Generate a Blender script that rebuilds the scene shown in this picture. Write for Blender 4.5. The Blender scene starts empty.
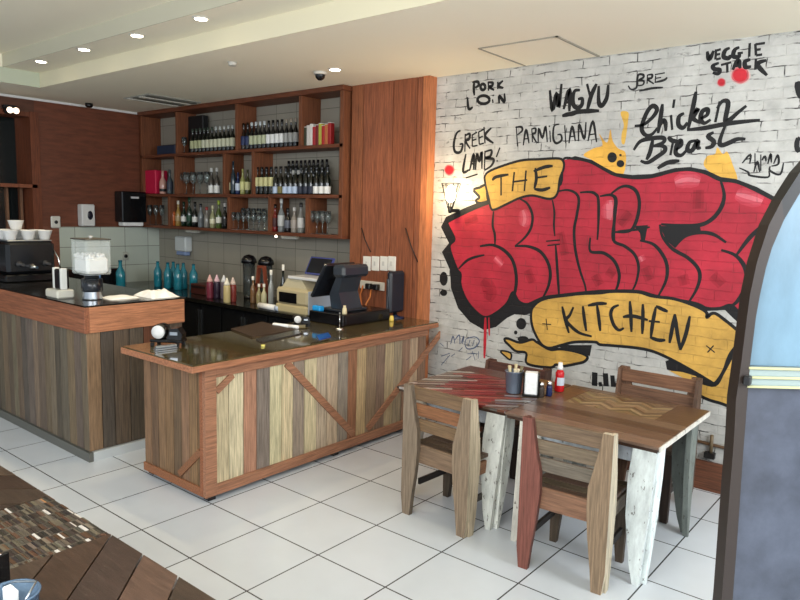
import bpy, math, random
from mathutils import Vector, Matrix
random.seed(7)
PI = math.pi
col = bpy.context.scene.collection

# ------------------------------------------------------------------ camera model
F = 681.588; YAW, PITCH, ROLL = -.684016, .126423, -.02661975
CAM = Vector((3.12895, -2.05227, 1.927115))
cy, sy, cp, sp = math.cos(YAW), math.sin(YAW), math.cos(PITCH), math.sin(PITCH)
FW = Vector((sy*cp, cy*cp, -sp)); R0 = Vector((cy, -sy, 0)); D0 = FW.cross(R0)
RT = math.cos(ROLL)*R0 + math.sin(ROLL)*D0
DN = -math.sin(ROLL)*R0 + math.cos(ROLL)*D0
def hit(u, v, ax, val):
    "point of the photograph measured on a known plane of the room"
    d = RT*((u-400)/F) + DN*((v-300)/F) + FW
    return CAM + d*((val-CAM[ax])/d[ax])
def X(u, v, x): return hit(u, v, 0, x)
def Y(u, v, y): return hit(u, v, 1, y)
def Z(u, v, z): return hit(u, v, 2, z)

cd = bpy.data.cameras.new('camera'); cam = bpy.data.objects.new('camera', cd); col.objects.link(cam)
m = Matrix.Identity(4)
for i in range(3):
    m[i][0] = RT[i]; m[i][1] = -DN[i]; m[i][2] = -FW[i]; m[i][3] = CAM[i]
cam.matrix_world = m
cd.sensor_width = 36; cd.lens = F/800*36; cd.clip_start = .05
bpy.context.scene.camera = cam

# ------------------------------------------------------------------ materials
def srgb(r, g, b):
    f = lambda c: (c/255/12.92) if c/255 <= .04045 else ((c/255+.055)/1.055)**2.4
    return (f(r), f(g), f(b), 1)
MATS = {}
def mat(name, color=None, rough=.6, metal=0, nscale=None, namt=.25, stretch=(1,1,1), bump=0, trans=0, ior=1.45,
        emit=None, estr=0, spec=.5, brick=False, coat=0, alpha=1, chips=False):
    if name in MATS: return MATS[name]
    M = bpy.data.materials.new(name); M.use_nodes = True; nt = M.node_tree; N = nt.nodes; L = nt.links
    b = N['Principled BSDF']
    b.inputs['Roughness'].default_value = rough; b.inputs['Metallic'].default_value = metal
    b.inputs['Transmission Weight'].default_value = trans; b.inputs['IOR'].default_value = ior
    b.inputs['Specular IOR Level'].default_value = spec; b.inputs['Coat Weight'].default_value = coat
    b.inputs['Alpha'].default_value = alpha
    if emit: b.inputs['Emission Color'].default_value = emit; b.inputs['Emission Strength'].default_value = estr
    if color is None:
        a = N.new('ShaderNodeVertexColor'); a.layer_name = 'Col'; src = a.outputs['Color']
    else:
        a = N.new('ShaderNodeRGB'); a.outputs[0].default_value = color; src = a.outputs[0]
    if nscale:
        tc = N.new('ShaderNodeTexCoord'); mp = N.new('ShaderNodeMapping'); mp.inputs['Scale'].default_value = stretch
        L.new(tc.outputs['Object'], mp.inputs[0])
        no = N.new('ShaderNodeTexNoise'); no.inputs['Scale'].default_value = nscale; no.inputs['Detail'].default_value = 6
        no.inputs['Roughness'].default_value = .65
        L.new(mp.outputs[0], no.inputs['Vector'])
        mr = N.new('ShaderNodeMapRange'); mr.inputs['From Min'].default_value = .3; mr.inputs['From Max'].default_value = .7
        mr.inputs['To Min'].default_value = 1-namt; mr.inputs['To Max'].default_value = 1+namt*.6
        L.new(no.outputs['Fac'], mr.inputs['Value'])
        mx = N.new('ShaderNodeVectorMath'); mx.operation = 'SCALE'
        L.new(src, mx.inputs[0]); L.new(mr.outputs[0], mx.inputs['Scale']); src = mx.outputs[0]
        if bump:
            bp = N.new('ShaderNodeBump'); bp.inputs['Strength'].default_value = bump; bp.inputs['Distance'].default_value = .01
            L.new(no.outputs['Fac'], bp.inputs['Height']); L.new(bp.outputs[0], b.inputs['Normal'])
    if chips:   # bare dark wood where the paint has flaked off
        t5 = N.new('ShaderNodeTexCoord'); m5 = N.new('ShaderNodeMapping'); m5.inputs['Scale'].default_value = (1,1,.45); L.new(t5.outputs['Object'], m5.inputs[0])
        n5 = N.new('ShaderNodeTexNoise'); n5.inputs['Scale'].default_value = 34; n5.inputs['Detail'].default_value = 7; n5.inputs['Roughness'].default_value = .7
        L.new(m5.outputs[0], n5.inputs['Vector'])
        r5 = N.new('ShaderNodeMapRange'); r5.inputs['From Min'].default_value = .60; r5.inputs['From Max'].default_value = .63; r5.inputs['To Max'].default_value = .8
        L.new(n5.outputs['Fac'], r5.inputs['Value'])
        x5 = N.new('ShaderNodeMix'); x5.data_type = 'RGBA'; x5.inputs['B'].default_value = srgb(70,58,46)
        L.new(r5.outputs[0], x5.inputs['Factor']); L.new(src, x5.inputs['A']); src = x5.outputs['Result']
    if brick:   # brick courses show faintly through the paint
        tc2 = N.new('ShaderNodeTexCoord'); mp2 = N.new('ShaderNodeMapping')
        mp2.inputs['Rotation'].default_value = (PI/2, 0, 0)
        L.new(tc2.outputs['Object'], mp2.inputs[0])
        sw = N.new('ShaderNodeTexNoise'); sw.inputs['Scale'].default_value = 9; sw.inputs['Detail'].default_value = 3
        L.new(tc2.outputs['Object'], sw.inputs['Vector'])
        ad = N.new('ShaderNodeVectorMath'); ad.operation = 'MULTIPLY_ADD'; ad.inputs[1].default_value = (.03,.03,.03)
        L.new(sw.outputs['Color'], ad.inputs[0]); L.new(mp2.outputs[0], ad.inputs[2])
        br = N.new('ShaderNodeTexBrick'); br.inputs['Scale'].default_value = 1
        br.inputs['Brick Width'].default_value = .215; br.inputs['Row Height'].default_value = .068
        br.inputs['Mortar Size'].default_value = .0045; br.inputs['Mortar Smooth'].default_value = .4
        L.new(ad.outputs[0], br.inputs['Vector'])
        n3 = N.new('ShaderNodeTexNoise'); n3.inputs['Scale'].default_value = 11; n3.inputs['Detail'].default_value = 5
        L.new(tc2.outputs['Object'], n3.inputs['Vector'])
        rr = N.new('ShaderNodeMapRange'); rr.inputs['From Min'].default_value = .48; rr.inputs['From Max'].default_value = .62
        L.new(n3.outputs['Fac'], rr.inputs['Value'])
        n4 = N.new('ShaderNodeTexNoise'); n4.inputs['Scale'].default_value = 7; n4.inputs['Detail'].default_value = 8; n4.inputs['Roughness'].default_value = .75
        mpp = N.new('ShaderNodeMapping'); mpp.inputs['Scale'].default_value = (1,1,2.6); L.new(tc2.outputs['Object'], mpp.inputs[0]); L.new(mpp.outputs[0], n4.inputs['Vector'])
        r4 = N.new('ShaderNodeMapRange'); r4.inputs['From Min'].default_value = .60; r4.inputs['From Max'].default_value = .68; r4.inputs['To Max'].default_value = .75
        L.new(n4.outputs['Fac'], r4.inputs['Value'])
        ml = N.new('ShaderNodeMath'); ml.operation = 'MULTIPLY'
        L.new(br.outputs['Fac'], ml.inputs[0]); L.new(rr.outputs[0], ml.inputs[1])
        m2 = N.new('ShaderNodeMath'); m2.operation = 'MULTIPLY'; m2.inputs[1].default_value = brick
        mxx = N.new('ShaderNodeMath'); mxx.operation = 'MAXIMUM'; L.new(ml.outputs[0], mxx.inputs[0]); L.new(r4.outputs[0], mxx.inputs[1])
        L.new(mxx.outputs[0], m2.inputs[0])
        mix = N.new('ShaderNodeMix'); mix.data_type = 'RGBA'; mix.inputs['B'].default_value = srgb(45,42,40)
        L.new(m2.outputs[0], mix.inputs['Factor']); L.new(src, mix.inputs['A']); src = mix.outputs['Result']
        bp = N.new('ShaderNodeBump'); bp.invert = True; bp.inputs['Strength'].default_value = .6; bp.inputs['Distance'].default_value = .008
        L.new(br.outputs['Fac'], bp.inputs['Height']); L.new(bp.outputs[0], b.inputs['Normal'])
    L.new(src, b.inputs['Base Color'])
    MATS[name] = M; return M
def tiles(name, c1, c2, mort, w, h, ms, rot, rough):
    M = bpy.data.materials.new(name); M.use_nodes = True; N = M.node_tree.nodes; L = M.node_tree.links; b = N['Principled BSDF']
    tc = N.new('ShaderNodeTexCoord'); mp = N.new('ShaderNodeMapping'); mp.inputs['Rotation'].default_value = rot[0]; mp.inputs['Location'].default_value = rot[1]
    L.new(tc.outputs['Object'], mp.inputs[0])
    br = N.new('ShaderNodeTexBrick'); br.offset = 0; br.inputs['Scale'].default_value = 1
    br.inputs['Brick Width'].default_value = w; br.inputs['Row Height'].default_value = h; br.inputs['Mortar Size'].default_value = ms
    br.inputs['Mortar Smooth'].default_value = .1
    br.inputs['Color1'].default_value = c1; br.inputs['Color2'].default_value = c2; br.inputs['Mortar'].default_value = mort
    L.new(mp.outputs[0], br.inputs['Vector'])
    no = N.new('ShaderNodeTexNoise'); no.inputs['Scale'].default_value = 2.5; no.inputs['Detail'].default_value = 5
    L.new(tc.outputs['Object'], no.inputs['Vector'])
    mr = N.new('ShaderNodeMapRange'); mr.inputs['To Min'].default_value = .88; mr.inputs['To Max'].default_value = 1.08
    L.new(no.outputs['Fac'], mr.inputs['Value'])
    mx = N.new('ShaderNodeVectorMath'); mx.operation = 'SCALE'; L.new(br.outputs['Color'], mx.inputs[0]); L.new(mr.outputs[0], mx.inputs['Scale'])
    L.new(mx.outputs[0], b.inputs['Base Color']); b.inputs['Roughness'].default_value = rough
    bp = N.new('ShaderNodeBump'); bp.invert = True; bp.inputs['Strength'].default_value = .4; bp.inputs['Distance'].default_value = .004
    L.new(br.outputs['Fac'], bp.inputs['Height']); L.new(bp.outputs[0], b.inputs['Normal'])
    return M

FLOOR = tiles('floor_tile', srgb(214,219,224), srgb(206,212,218), srgb(70,70,70), .5, .5, .0045, ((0,0,0),(0,0,0)), .22)
WTILE = tiles('wall_tile', srgb(196,204,192), srgb(186,195,184), srgb(95,95,85), .33, .25, .003, ((PI/2,PI/2,0),(0,.15,0)), .3)
WTILE2 = tiles('bar_tile', srgb(158,152,138), srgb(150,145,132), srgb(85,82,72), .33, .25, .003, ((PI/2,0,0),(0,0,0)), .3)
BRICK = mat('painted_brick', srgb(188,186,180), rough=.75, nscale=6, namt=.24, brick=.95)
PAINT = mat('mural_paint', None, rough=.6, nscale=3.2, namt=.34, brick=.3)
INK = mat('black_spray_paint', srgb(14,13,14), rough=.6)
CEIL = mat('ceiling_paint', srgb(244,236,214), rough=.9)
CEIL2 = mat('grey_green_paint', srgb(175,176,160), rough=.9)
WZ = mat('wood_vertical_grain', None, rough=.62, nscale=7, namt=.52, stretch=(13,13,.7), bump=.25)
WX = mat('wood_x_grain', None, rough=.55, nscale=7, namt=.52, stretch=(.7,13,13), bump=.25)
WY = mat('wood_y_grain', None, rough=.55, nscale=7, namt=.52, stretch=(13,.7,13), bump=.25)
TABX = mat('table_wood', None, rough=.3, nscale=7, namt=.36, stretch=(1,8,8), bump=.2)
CHIP = mat('chipped_paint', None, rough=.7, nscale=22, namt=.3, stretch=(1,1,.3), bump=.2, chips=True)
VC = mat('plain', None, rough=.5)
GLOSS = mat('gloss_plastic', None, rough=.22)
BLACKG = mat('black_glass_top', srgb(84,74,46), rough=.09, nscale=18, namt=.5, spec=.7, coat=.6)
BLACKM = mat('black_matt', srgb(16,16,18), rough=.5)
STONE = mat('dark_worktop', srgb(26,25,22), rough=.15, nscale=20, namt=.4)
STEEL = mat('brushed_steel', srgb(175,180,185), rough=.3, metal=1)
CHROME = mat('chrome', srgb(220,220,220), rough=.12, metal=1)
GLASS = mat('clear_glass', srgb(225,235,235), rough=.03, trans=.95, spec=.6)
BOTTLE = mat('bottle_glass', None, rough=.08, spec=.6, coat=.3)
CLOTH = mat('white_cloth', srgb(240,240,238), rough=.95, nscale=30, namt=.1, bump=.3)
WHITE = mat('white_plastic', srgb(222,222,220), rough=.35)
GLOW = mat('lamp_glow', srgb(255,240,210), emit=(1,.88,.68,1), estr=14)
SCREEN = mat('screen', srgb(10,11,24), rough=.12)

def lab(c):
    return c if len(c) == 4 else srgb(*c)

# ------------------------------------------------------------------ mesh builder
class MB:
    def __init__(s): s.v = []; s.f = []; s.c = []; s.sm = []
    def add(s, vs, fs, c, smooth=False):
        o = len(s.v); s.v += [tuple(v) for v in vs]
        for f in fs: s.f.append([i+o for i in f]); s.c.append(lab(c)); s.sm.append(smooth)
        return s
    def box(s, a, b, c=(128,128,128), bev=0, M=None):
        (x0,y0,z0),(x1,y1,z1) = a, b
        if x0 > x1: x0,x1 = x1,x0
        if y0 > y1: y0,y1 = y1,y0
        if z0 > z1: z0,z1 = z1,z0
        if bev:
            e = min(bev, (x1-x0)*.45, (y1-y0)*.45, (z1-z0)*.45)
            vs = []; idx = {}
            for sx in (0,1):
                for sy_ in (0,1):
                    for sz in (0,1):
                        X_ = (x0,x1)[sx]; Y_ = (y0,y1)[sy_]; Z_ = (z0,z1)[sz]
                        dx = e if sx == 0 else -e; dy = e if sy_ == 0 else -e; dz = e if sz == 0 else -e
                        for k, p in enumerate(((X_, Y_+dy, Z_+dz), (X_+dx, Y_, Z_+dz), (X_+dx, Y_+dy, Z_))):
                            idx[(sx,sy_,sz,k)] = len(vs); vs.append(p)
            g = lambda *t: idx[t]
            fs = []
            for q in (0,1):
                fs.append([g(q,0,0,0),g(q,1,0,0),g(q,1,1,0),g(q,0,1,0)]); fs.append([g(0,q,0,1),g(1,q,0,1),g(1,q,1,1),g(0,q,1,1)])
                fs.append([g(0,0,q,2),g(1,0,q,2),g(1,1,q,2),g(0,1,q,2)])
                for r in (0,1):
                    fs.append([g(q,r,0,0),g(q,r,1,0),g(q,r,1,1),g(q,r,0,1)])
                    fs.append([g(q,0,r,0),g(q,1,r,0),g(q,1,r,2),g(q,0,r,2)])
                    fs.append([g(0,q,r,1),g(1,q,r,1),g(1,q,r,2),g(0,q,r,2)])
                    for t in (0,1): fs.append([g(q,r,t,0),g(q,r,t,1),g(q,r,t,2)])
        else:
            vs = [(x,y,z) for x in (x0,x1) for y in (y0,y1) for z in (z0,z1)]
            fs = [[0,1,3,2],[4,6,7,5],[0,4,5,1],[2,3,7,6],[0,2,6,4],[1,5,7,3]]
        if M is not None: vs = [M @ Vector(v) for v in vs]
        return s.add(vs, fs, c)
    def prism(s, poly, fn, d0, d1, c=(128,128,128), c2=None):
        "poly: 2d outline; fn(a,b,d) -> 3d point"
        n = len(poly)
        vs = [fn(a,b,d0) for a,b in poly] + [fn(a,b,d1) for a,b in poly]
        fs = [list(range(n)), list(range(2*n-1, n-1, -1))] 
        s.add(vs, fs, c); o = len(s.v)-2*n
        for i in range(n): s.f.append([o+i,o+(i+1)%n,o+n+(i+1)%n,o+n+i]); s.c.append(lab(c2 or c)); s.sm.append(False)
        return s
    def flat(s, vs, c): return s.add(vs, [list(range(len(vs)))], c)
    def lathe(s, prof, at=(0,0,0), n=20, c=(128,128,128), axis=2, cols=None):
        vs = []; k = len(prof)
        for r, z in prof:
            for i in range(n):
                a = 2*PI*i/n; p = [r*math.cos(a), r*math.sin(a), z]
                if axis == 0: p = [p[2], p[0], p[1]]
                if axis == 1: p = [p[0], p[2], p[1]]
                vs.append((p[0]+at[0], p[1]+at[1], p[2]+at[2]))
        for j in range(k-1):
            cc = cols[j] if cols else c
            s.add([], [], cc)
            o = len(s.v) if j == 0 else o
            if j == 0: s.v += vs
            for i in range(n):
                s.f.append([o+j*n+i, o+j*n+(i+1)%n, o+(j+1)*n+(i+1)%n, o+(j+1)*n+i]); s.c.append(lab(cc)); s.sm.append(True)
        s.f.append([o+i for i in range(n)][::-1]); s.c.append(lab(cols[0] if cols else c)); s.sm.append(False)
        s.f.append([o+(k-1)*n+i for i in range(n)]); s.c.append(lab(cols[-1] if cols else c)); s.sm.append(False)
        return s
    def tube(s, pts, r, c=(128,128,128), n=8):
        pts = [Vector(p) for p in pts]; o = len(s.v); k = len(pts); pu = None
        for j, p in enumerate(pts):
            t = (pts[min(j+1,k-1)]-pts[max(j-1,0)]).normalized()
            u = pu if pu is not None else t.cross(Vector((0,0,1)) if abs(t.z) < .9 else Vector((1,0,0)))
            u = (u - t*u.dot(t)).normalized(); pu = u; w = t.cross(u)
            rr = r[j] if isinstance(r, (list,tuple)) else r
            for i in range(n):
                a = 2*PI*i/n; s.v.append(tuple(p+u*rr*math.cos(a)+w*rr*math.sin(a)))
        for j in range(k-1):
            for i in range(n):
                s.f.append([o+j*n+i, o+j*n+(i+1)%n, o+(j+1)*n+(i+1)%n, o+(j+1)*n+i]); s.c.append(lab(c)); s.sm.append(True)
        s.f.append([o+i for i in range(n)][::-1]); s.f.append([o+(k-1)*n+i for i in range(n)]); s.c += [lab(c)]*2; s.sm += [False]*2
        return s
    def sphere(s, at, r, c=(128,128,128), n=14, k=8, sc=(1,1,1), z0=-1, z1=1):
        prof = []
        for j in range(k+1):
            t = -PI/2+PI*j/k; z = max(z0, min(z1, math.sin(t)))
            prof.append((max(1e-4, r*math.sqrt(max(0,1-z*z))), r*z))
        o = len(s.v); s.lathe(prof, (0,0,0), n, c)
        for i in range(o, len(s.v)):
            v = s.v[i]; s.v[i] = (v[0]*sc[0]+at[0], v[1]*sc[1]+at[1], v[2]*sc[2]+at[2])
        return s
    def build(s, name, M, parent=None, world=True):
        me = bpy.data.meshes.new(name)
        off = Vector(parent.location) if (parent is not None and world) else Vector((0,0,0))
        g = parent.parent if parent is not None else None
        if g is not None and world: off = off + Vector(g.location)
        me.from_pydata([Vector(v)-off for v in s.v], [], s.f)
        ca = me.color_attributes.new('Col', 'FLOAT_COLOR', 'CORNER'); buf = []
        for f, c in zip(s.f, s.c): buf += list(c)*len(f)
        ca.data.foreach_set('color', buf)
        me.polygons.foreach_set('use_smooth', s.sm)
        me.materials.append(M)
        import bmesh
        bm = bmesh.new(); bm.from_mesh(me); bmesh.ops.recalc_face_normals(bm, faces=bm.faces); bm.to_mesh(me); bm.free()
        o = bpy.data.objects.new(name, me); col.objects.link(o)
        if parent is not None: o.parent = parent
        return o
def tag(o, label, cat, group=None):
    o['label'] = label; o['category'] = cat
    if group: o['group'] = group
    return o
def thing(name, label, cat, loc=(0,0,0), rz=0, group=None):
    o = bpy.data.objects.new(name, None); col.objects.link(o); o.empty_display_size = .1
    o.location = loc; o.rotation_euler = (0,0,rz)
    return tag(o, label, cat, group)
def struct(o): o['kind'] = 'structure'; return o
def copy_tree(o, parent=None):
    c = o.copy(); col.objects.link(c); c.parent = parent
    for ch in list(o.children): copy_tree(ch, c)
    return c
def jit(c, a=10):
    d = random.uniform(-a, a); return tuple(max(0, min(255, x+d+random.uniform(-a*.3, a*.3))) for x in c)

# ------------------------------------------------------------------ room shell
WA = 3.04; WB = -5.42; BW = 3.14; CZ = 3.15
struct(MB().box((-5.9,-4.2,-.12),(5.5,3.4,0)).build('floor', FLOOR))
struct(MB().box((-.66,WA,-.02),(5.5,WA+.2,3.6)).build('wall_right', BRICK))
struct(MB().box((WB-.2,BW,-.02),(-.66,BW+.1,3.6)).build('wall_back', WTILE2))
OY = 1.55   # right jamb of the hatch in the left wall
b = MB()
b.box((WB-.2,OY,1.655),(WB,BW,3.6),(106,58,38)); b.box((WB-.2,-4.2,2.97),(WB,OY,3.6),(88,52,36))
b.box((WB-.2,-4.2,-.02),(WB,OY,1.2),(70,34,20)); b.box((WB-.2,OY,-.02),(WB,1.79,1.655),(124,74,54))
wl = struct(b.build('wall_left', mat('wood_panelling', None, rough=.5, nscale=5, namt=.35, stretch=(3,.8,5))))
struct(MB().box((WB-.2,1.79,-.02),(WB,BW,1.655)).build('trim_1', WTILE)).name = 'wall_left_tiles'
w1 = struct(MB().box((WB-.45,-1.2,1.2),(WB-.4,OY,2.97),(20,24,24)).build('window_1', mat('dark_pane_and_room', srgb(24,30,30), rough=.12)))  # below the crossbar this dark sheet stands in for the unlit room behind
fr = MB(); wc = (112,58,32)
fr.box((WB-.4,OY-.06,1.2),(WB+.02,OY+.04,2.99),wc); fr.box((WB-.3,-1.2,2.11),(WB+.02,OY,2.15),(130,72,44))
for yy in (1.28, 1.44, .9): fr.box((WB-.25,yy,1.2),(WB-.21,yy+.03,2.11),(120,84,60))
fr.box((WB-.3,-1.2,2.93),(WB+.01,OY,2.98),wc)
fr.build('window_frame', WZ, w1)
# back panel of wood between shelves and mural, with end post
b = MB(); e = [-1.615,Y(362,200,2.94).x,Y(391,200,2.94).x,-.80,-.735]
for i in range(4): b.box((e[i]+.004,2.94,0),(e[i+1]-.004,3.14,CZ),jit((146,86,56),5))
b.box((-1.6,2.96,0),(-.70,3.14,CZ),(30,16,10)); b.box((-.733,2.935,0),(-.66,3.14,CZ),(184,112,70))
struct(b.build('wall_panel_wood', WZ)).name = 'wall_back_timber'
b = MB().box((-.64,WA-.02,.0),(5.2,WA,.215),(112,68,46)); struct(b.build('baseboard_right', WX))
# stepped ceiling
TR = 3.30; T2 = 3.43
b = MB()
b.box((WB,1.28,CZ),(5.5,3.14,3.6)).box((WB,-4.2,CZ),(-4.6,1.28,3.6))
b.box((-4.6,.92,TR),(5.5,1.28,3.6)); b.box((-4.6,-4.2,T2),(5.5,.92,3.6))
struct(b.build('ceiling', CEIL))
b = MB().box((-4.6,1.272,CZ),(5.5,1.2795,TR),(222,214,186)); struct(b.build('step_shade_3', VC))  # ceiling step face toned darker: shade put into the colour
b = MB().box((-4.6,.912,TR),(5.5,.9195,T2),(192,188,168)); struct(b.build('step_shade_4', VC))  # nearer step face, its shade likewise mixed into the board colour
b = MB().box((-4.5995,-4.2,CZ),(-4.592,1.271,TR),(188,194,172)); struct(b.build('step_shade_5', VC))  # left end face of the step, shade painted as a greenish tone
b = MB().box((WB,-2,CZ-.025),(WB+.02,2.88,CZ)); struct(b.build('trim_2', WHITE)).name = 'trim_2'
# ceiling fittings
t = thing('ceiling_hatch', 'square white access panel flush in the ceiling above the mural', 'hatch', (.6,2.66,CZ))
h = MB(); h.box((.26,2.34,CZ-.006),(.86,3.0,CZ-.0005)); h.build('panel', CEIL, t)
h = MB()
for a, b2 in (((.24,2.32),(.88,2.33)),((.24,2.32),(.248,3.02)),((.862,2.32),(.88,3.02))): h.box((*a,CZ-.008),(*b2,CZ-.0004),(150,144,128))
h.build('frame', VC, t)
t = thing('air_vent', 'long slotted air vent in the ceiling in front of the bar shelves', 'vent', (-4.1,2.45,CZ))
h = MB().box((-4.4,2.1,CZ-.012),(-3.86,2.76,CZ-.0005),(150,150,140)); h.build('frame', VC, t)
for i in range(4):
    MB().box((-4.36+.13*i,2.12,CZ-.02),(-4.30+.13*i,2.74,CZ-.0125),(90,92,84) if i % 2 else (225,222,210)).build('slat', VC, t)
t = thing('security_camera', 'small dark dome security camera on the ceiling beside a downlight', 'camera', (-1.40,2.30,CZ))
MB().lathe([(.055,CZ-.025),(.06,CZ-.0005)],(-1.40,2.30,0),20,(200,195,185)).build('mount', VC, t)
MB().sphere((-1.40,2.30,CZ-.03),.045,(18,18,20),z1=0.1).build('dome', GLOSS, t)
t = tag(MB().lathe([(.03,CZ-.05),(.045,CZ-.03),(.045,CZ-.0005)],(-5.2,2.1,0),16,(20,18,16)).build('smoke_detector', GLOSS), 'small dark detector on the ceiling above the towel dispenser', 'detector')
t = tag(MB().lathe([(.03,CZ-.03),(.04,CZ-.0005)],(-1.75,1.62,0),16,(190,186,176)).build('smoke_detector', VC), 'pale disc detector on the ceiling left of the dome camera', 'detector')
def downlight(u, v, z, lb, power):
    p = Z(u, v, z); t = thing('downlight', lb, 'light', (p.x,p.y,z), group=None)
    MB().lathe([(.055,-.008),(.065,-.0005),(.066,-.0004)],(0,0,0),24,(225,222,210)).build('trim_ring', VC, t, False)
    MB().lathe([(.001,-.0105),(.045,-.0105),(.045,-.0085)],(0,0,0),20,(255,240,210)).build('bulb', GLOW, t, False)
    ld = bpy.data.lights.new('downlight_beam', 'SPOT'); ld.energy = power; ld.color = (1,.8,.5); ld.spot_size = 2.0; ld.spot_blend = .7; ld.shadow_soft_size = .04
    lo = bpy.data.objects.new('downlight_beam', ld); col.objects.link(lo); lo.location = (p.x,p.y,z-.03)
for (u, v), q in zip(((41,61),(84,49),(137,35),(201,18)),('farthest left of the row of four','second from the left of the row of four','third from the left of the row of four','rightmost and nearest of the row of four')):
    downlight(u, v, TR, 'glowing downlight, '+q+', raised ceiling', 34)
downlight(335, 69, CZ, 'glowing round downlight beside the dome camera, alone on the lower ceiling', 16)

# ------------------------------------------------------------------ mural
W0 = WA
def crop(x0, y0, s): return lambda pts: [(x0+a/s, y0+b_/s) for a, b_ in pts]
def smooth(P, k=5, closed=False):
    n = len(P)
    if n < 3: return P
    out = []
    rng = range(n) if closed else range(n-1)
    for i in rng:
        p0 = P[(i-1)%n] if (closed or i > 0) else P[0]; p1 = P[i]; p2 = P[(i+1)%n]
        p3 = P[(i+2)%n] if (closed or i+2 < n) else P[-1]
        for j in range(k):
            t = j/k
            out.append(tuple(.5*((2*p1[d])+(-p0[d]+p2[d])*t+(2*p0[d]-5*p1[d]+4*p2[d]-p3[d])*t*t+(-p0[d]+3*p1[d]-3*p2[d]+p3[d])*t**3) for d in (0,1)))
    if not closed: out.append(P[-1])
    return out
def wpt(u, v, off): q = Y(u, v, W0); return (q.x, W0-off, q.z)
def fill(mb, pts, off, c, sm=True):
    P = smooth(pts, 4, True) if sm else pts
    V = [Vector(wpt(u, v, off)) for u, v in P]
    from mathutils.geometry import tessellate_polygon
    tris = tessellate_polygon([V]); mb.add(V, [list(t) for t in tris], c)
LAY = [0]; SW = [1.35]
def stroke(mb, pts, w, off, c=(14,13,14), closed=False, taper=True):
    P = smooth(pts, 5, closed)
    if closed: P = P+[P[0]]
    LAY[0] = (LAY[0]+1) % 40; off = off + LAY[0]*8e-6
    W = [Vector(wpt(u, v, off)) for u, v in P]; n = len(W); L_ = []; R_ = []; w = w*SW[0]
    for i, p in enumerate(W):
        t = (W[min(i+1,n-1)]-W[max(i-1,0)]); t.y = 0
        if t.length < 1e-6: t = Vector((1,0,0))
        t.normalize(); nn = Vector((-t.z,0,t.x))
        k = 1 if (closed or not taper) else min(1, .55+1.5*min(i, n-1-i)/max(1,n-1))
        L_.append(p+nn*w/2*k); R_.append(p-nn*w/2*k)
    vs = L_+R_; mb.add(vs, [[i,i+1,n+i+1,n+i] for i in range(n-1)], c)
def ring(cx_, cy_, rx, ry): return [(cx_+rx*math.cos(2*PI*i/12), cy_+ry*math.sin(2*PI*i/12)) for i in range(12)]
A = crop(420,150,4); B = crop(600,150,4); C = crop(600,280,4); D = crop(420,280,4)

mural = thing('graffiti_mural', 'big red bubble-letter graffiti with yellow ribbons reading THE and KITCHEN on white brick', 'mural', (1.2,WA,1.5))
sil = [(446,217),(467,207),(487,199),(520,194),(540,190),(558,182),(560,162),(575,156),(592,160),(606,168),(616,173),(632,175),(652,174),(675,168),(690,167),(706,170),(721,177),(736,179),(757,187),(777,198),(784,206),(776,222),(766,260),(762,300),(758,336),(750,334),(742,326),(733,318),(725,310),(707,311),(690,306),(657,299),(637,294),(600,294),(560,300),(535,312),(525,315),(515,314),(507,318),(496,327),(484,330),(470,322),(458,308),(451,288),(450,270),(442,252),(449,243),(441,227)]
m1 = MB(); fill(m1, sil, .0010, (20,18,20), False); m1.build('lettering_shadow', PAINT, mural)
red = [(450,221),(470,211),(490,203),(520,196),(545,190),(561,184),(563,160),(575,159),(590,162),(605,170),(615,175),(632,178),(652,177),(675,171),(690,170),(705,173),(720,180),(736,182),(755,190),(776,201),(778,204),(768,222),(759,245),(755,275),(752,300),(748,318),(740,313),(731,305),(720,308),(707,308),(695,303),(657,296),(637,291),(600,291),(560,295),(545,297),(537,300),(527,304),(519,301),(513,292),(507,303),(497,312),(486,317),(477,312),(467,300),(461,285),(461,274),(457,268),(450,247),(455,239),(448,224)]
m1 = MB(); fill(m1, red, .0016, (176,36,54), False); m1.build('red_lettering', PAINT, mural)
m1 = MB()
fill(m1, [(660,226),(671,226),(686,226),(700,225),(701,231),(685,236),(675,248),(666,240)], .0022, (20,18,20), False)
fill(m1, [(634,226),(648,225),(645,241),(641,240),(640,233)], .0022, (20,18,20), False)
lw = .018
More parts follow.
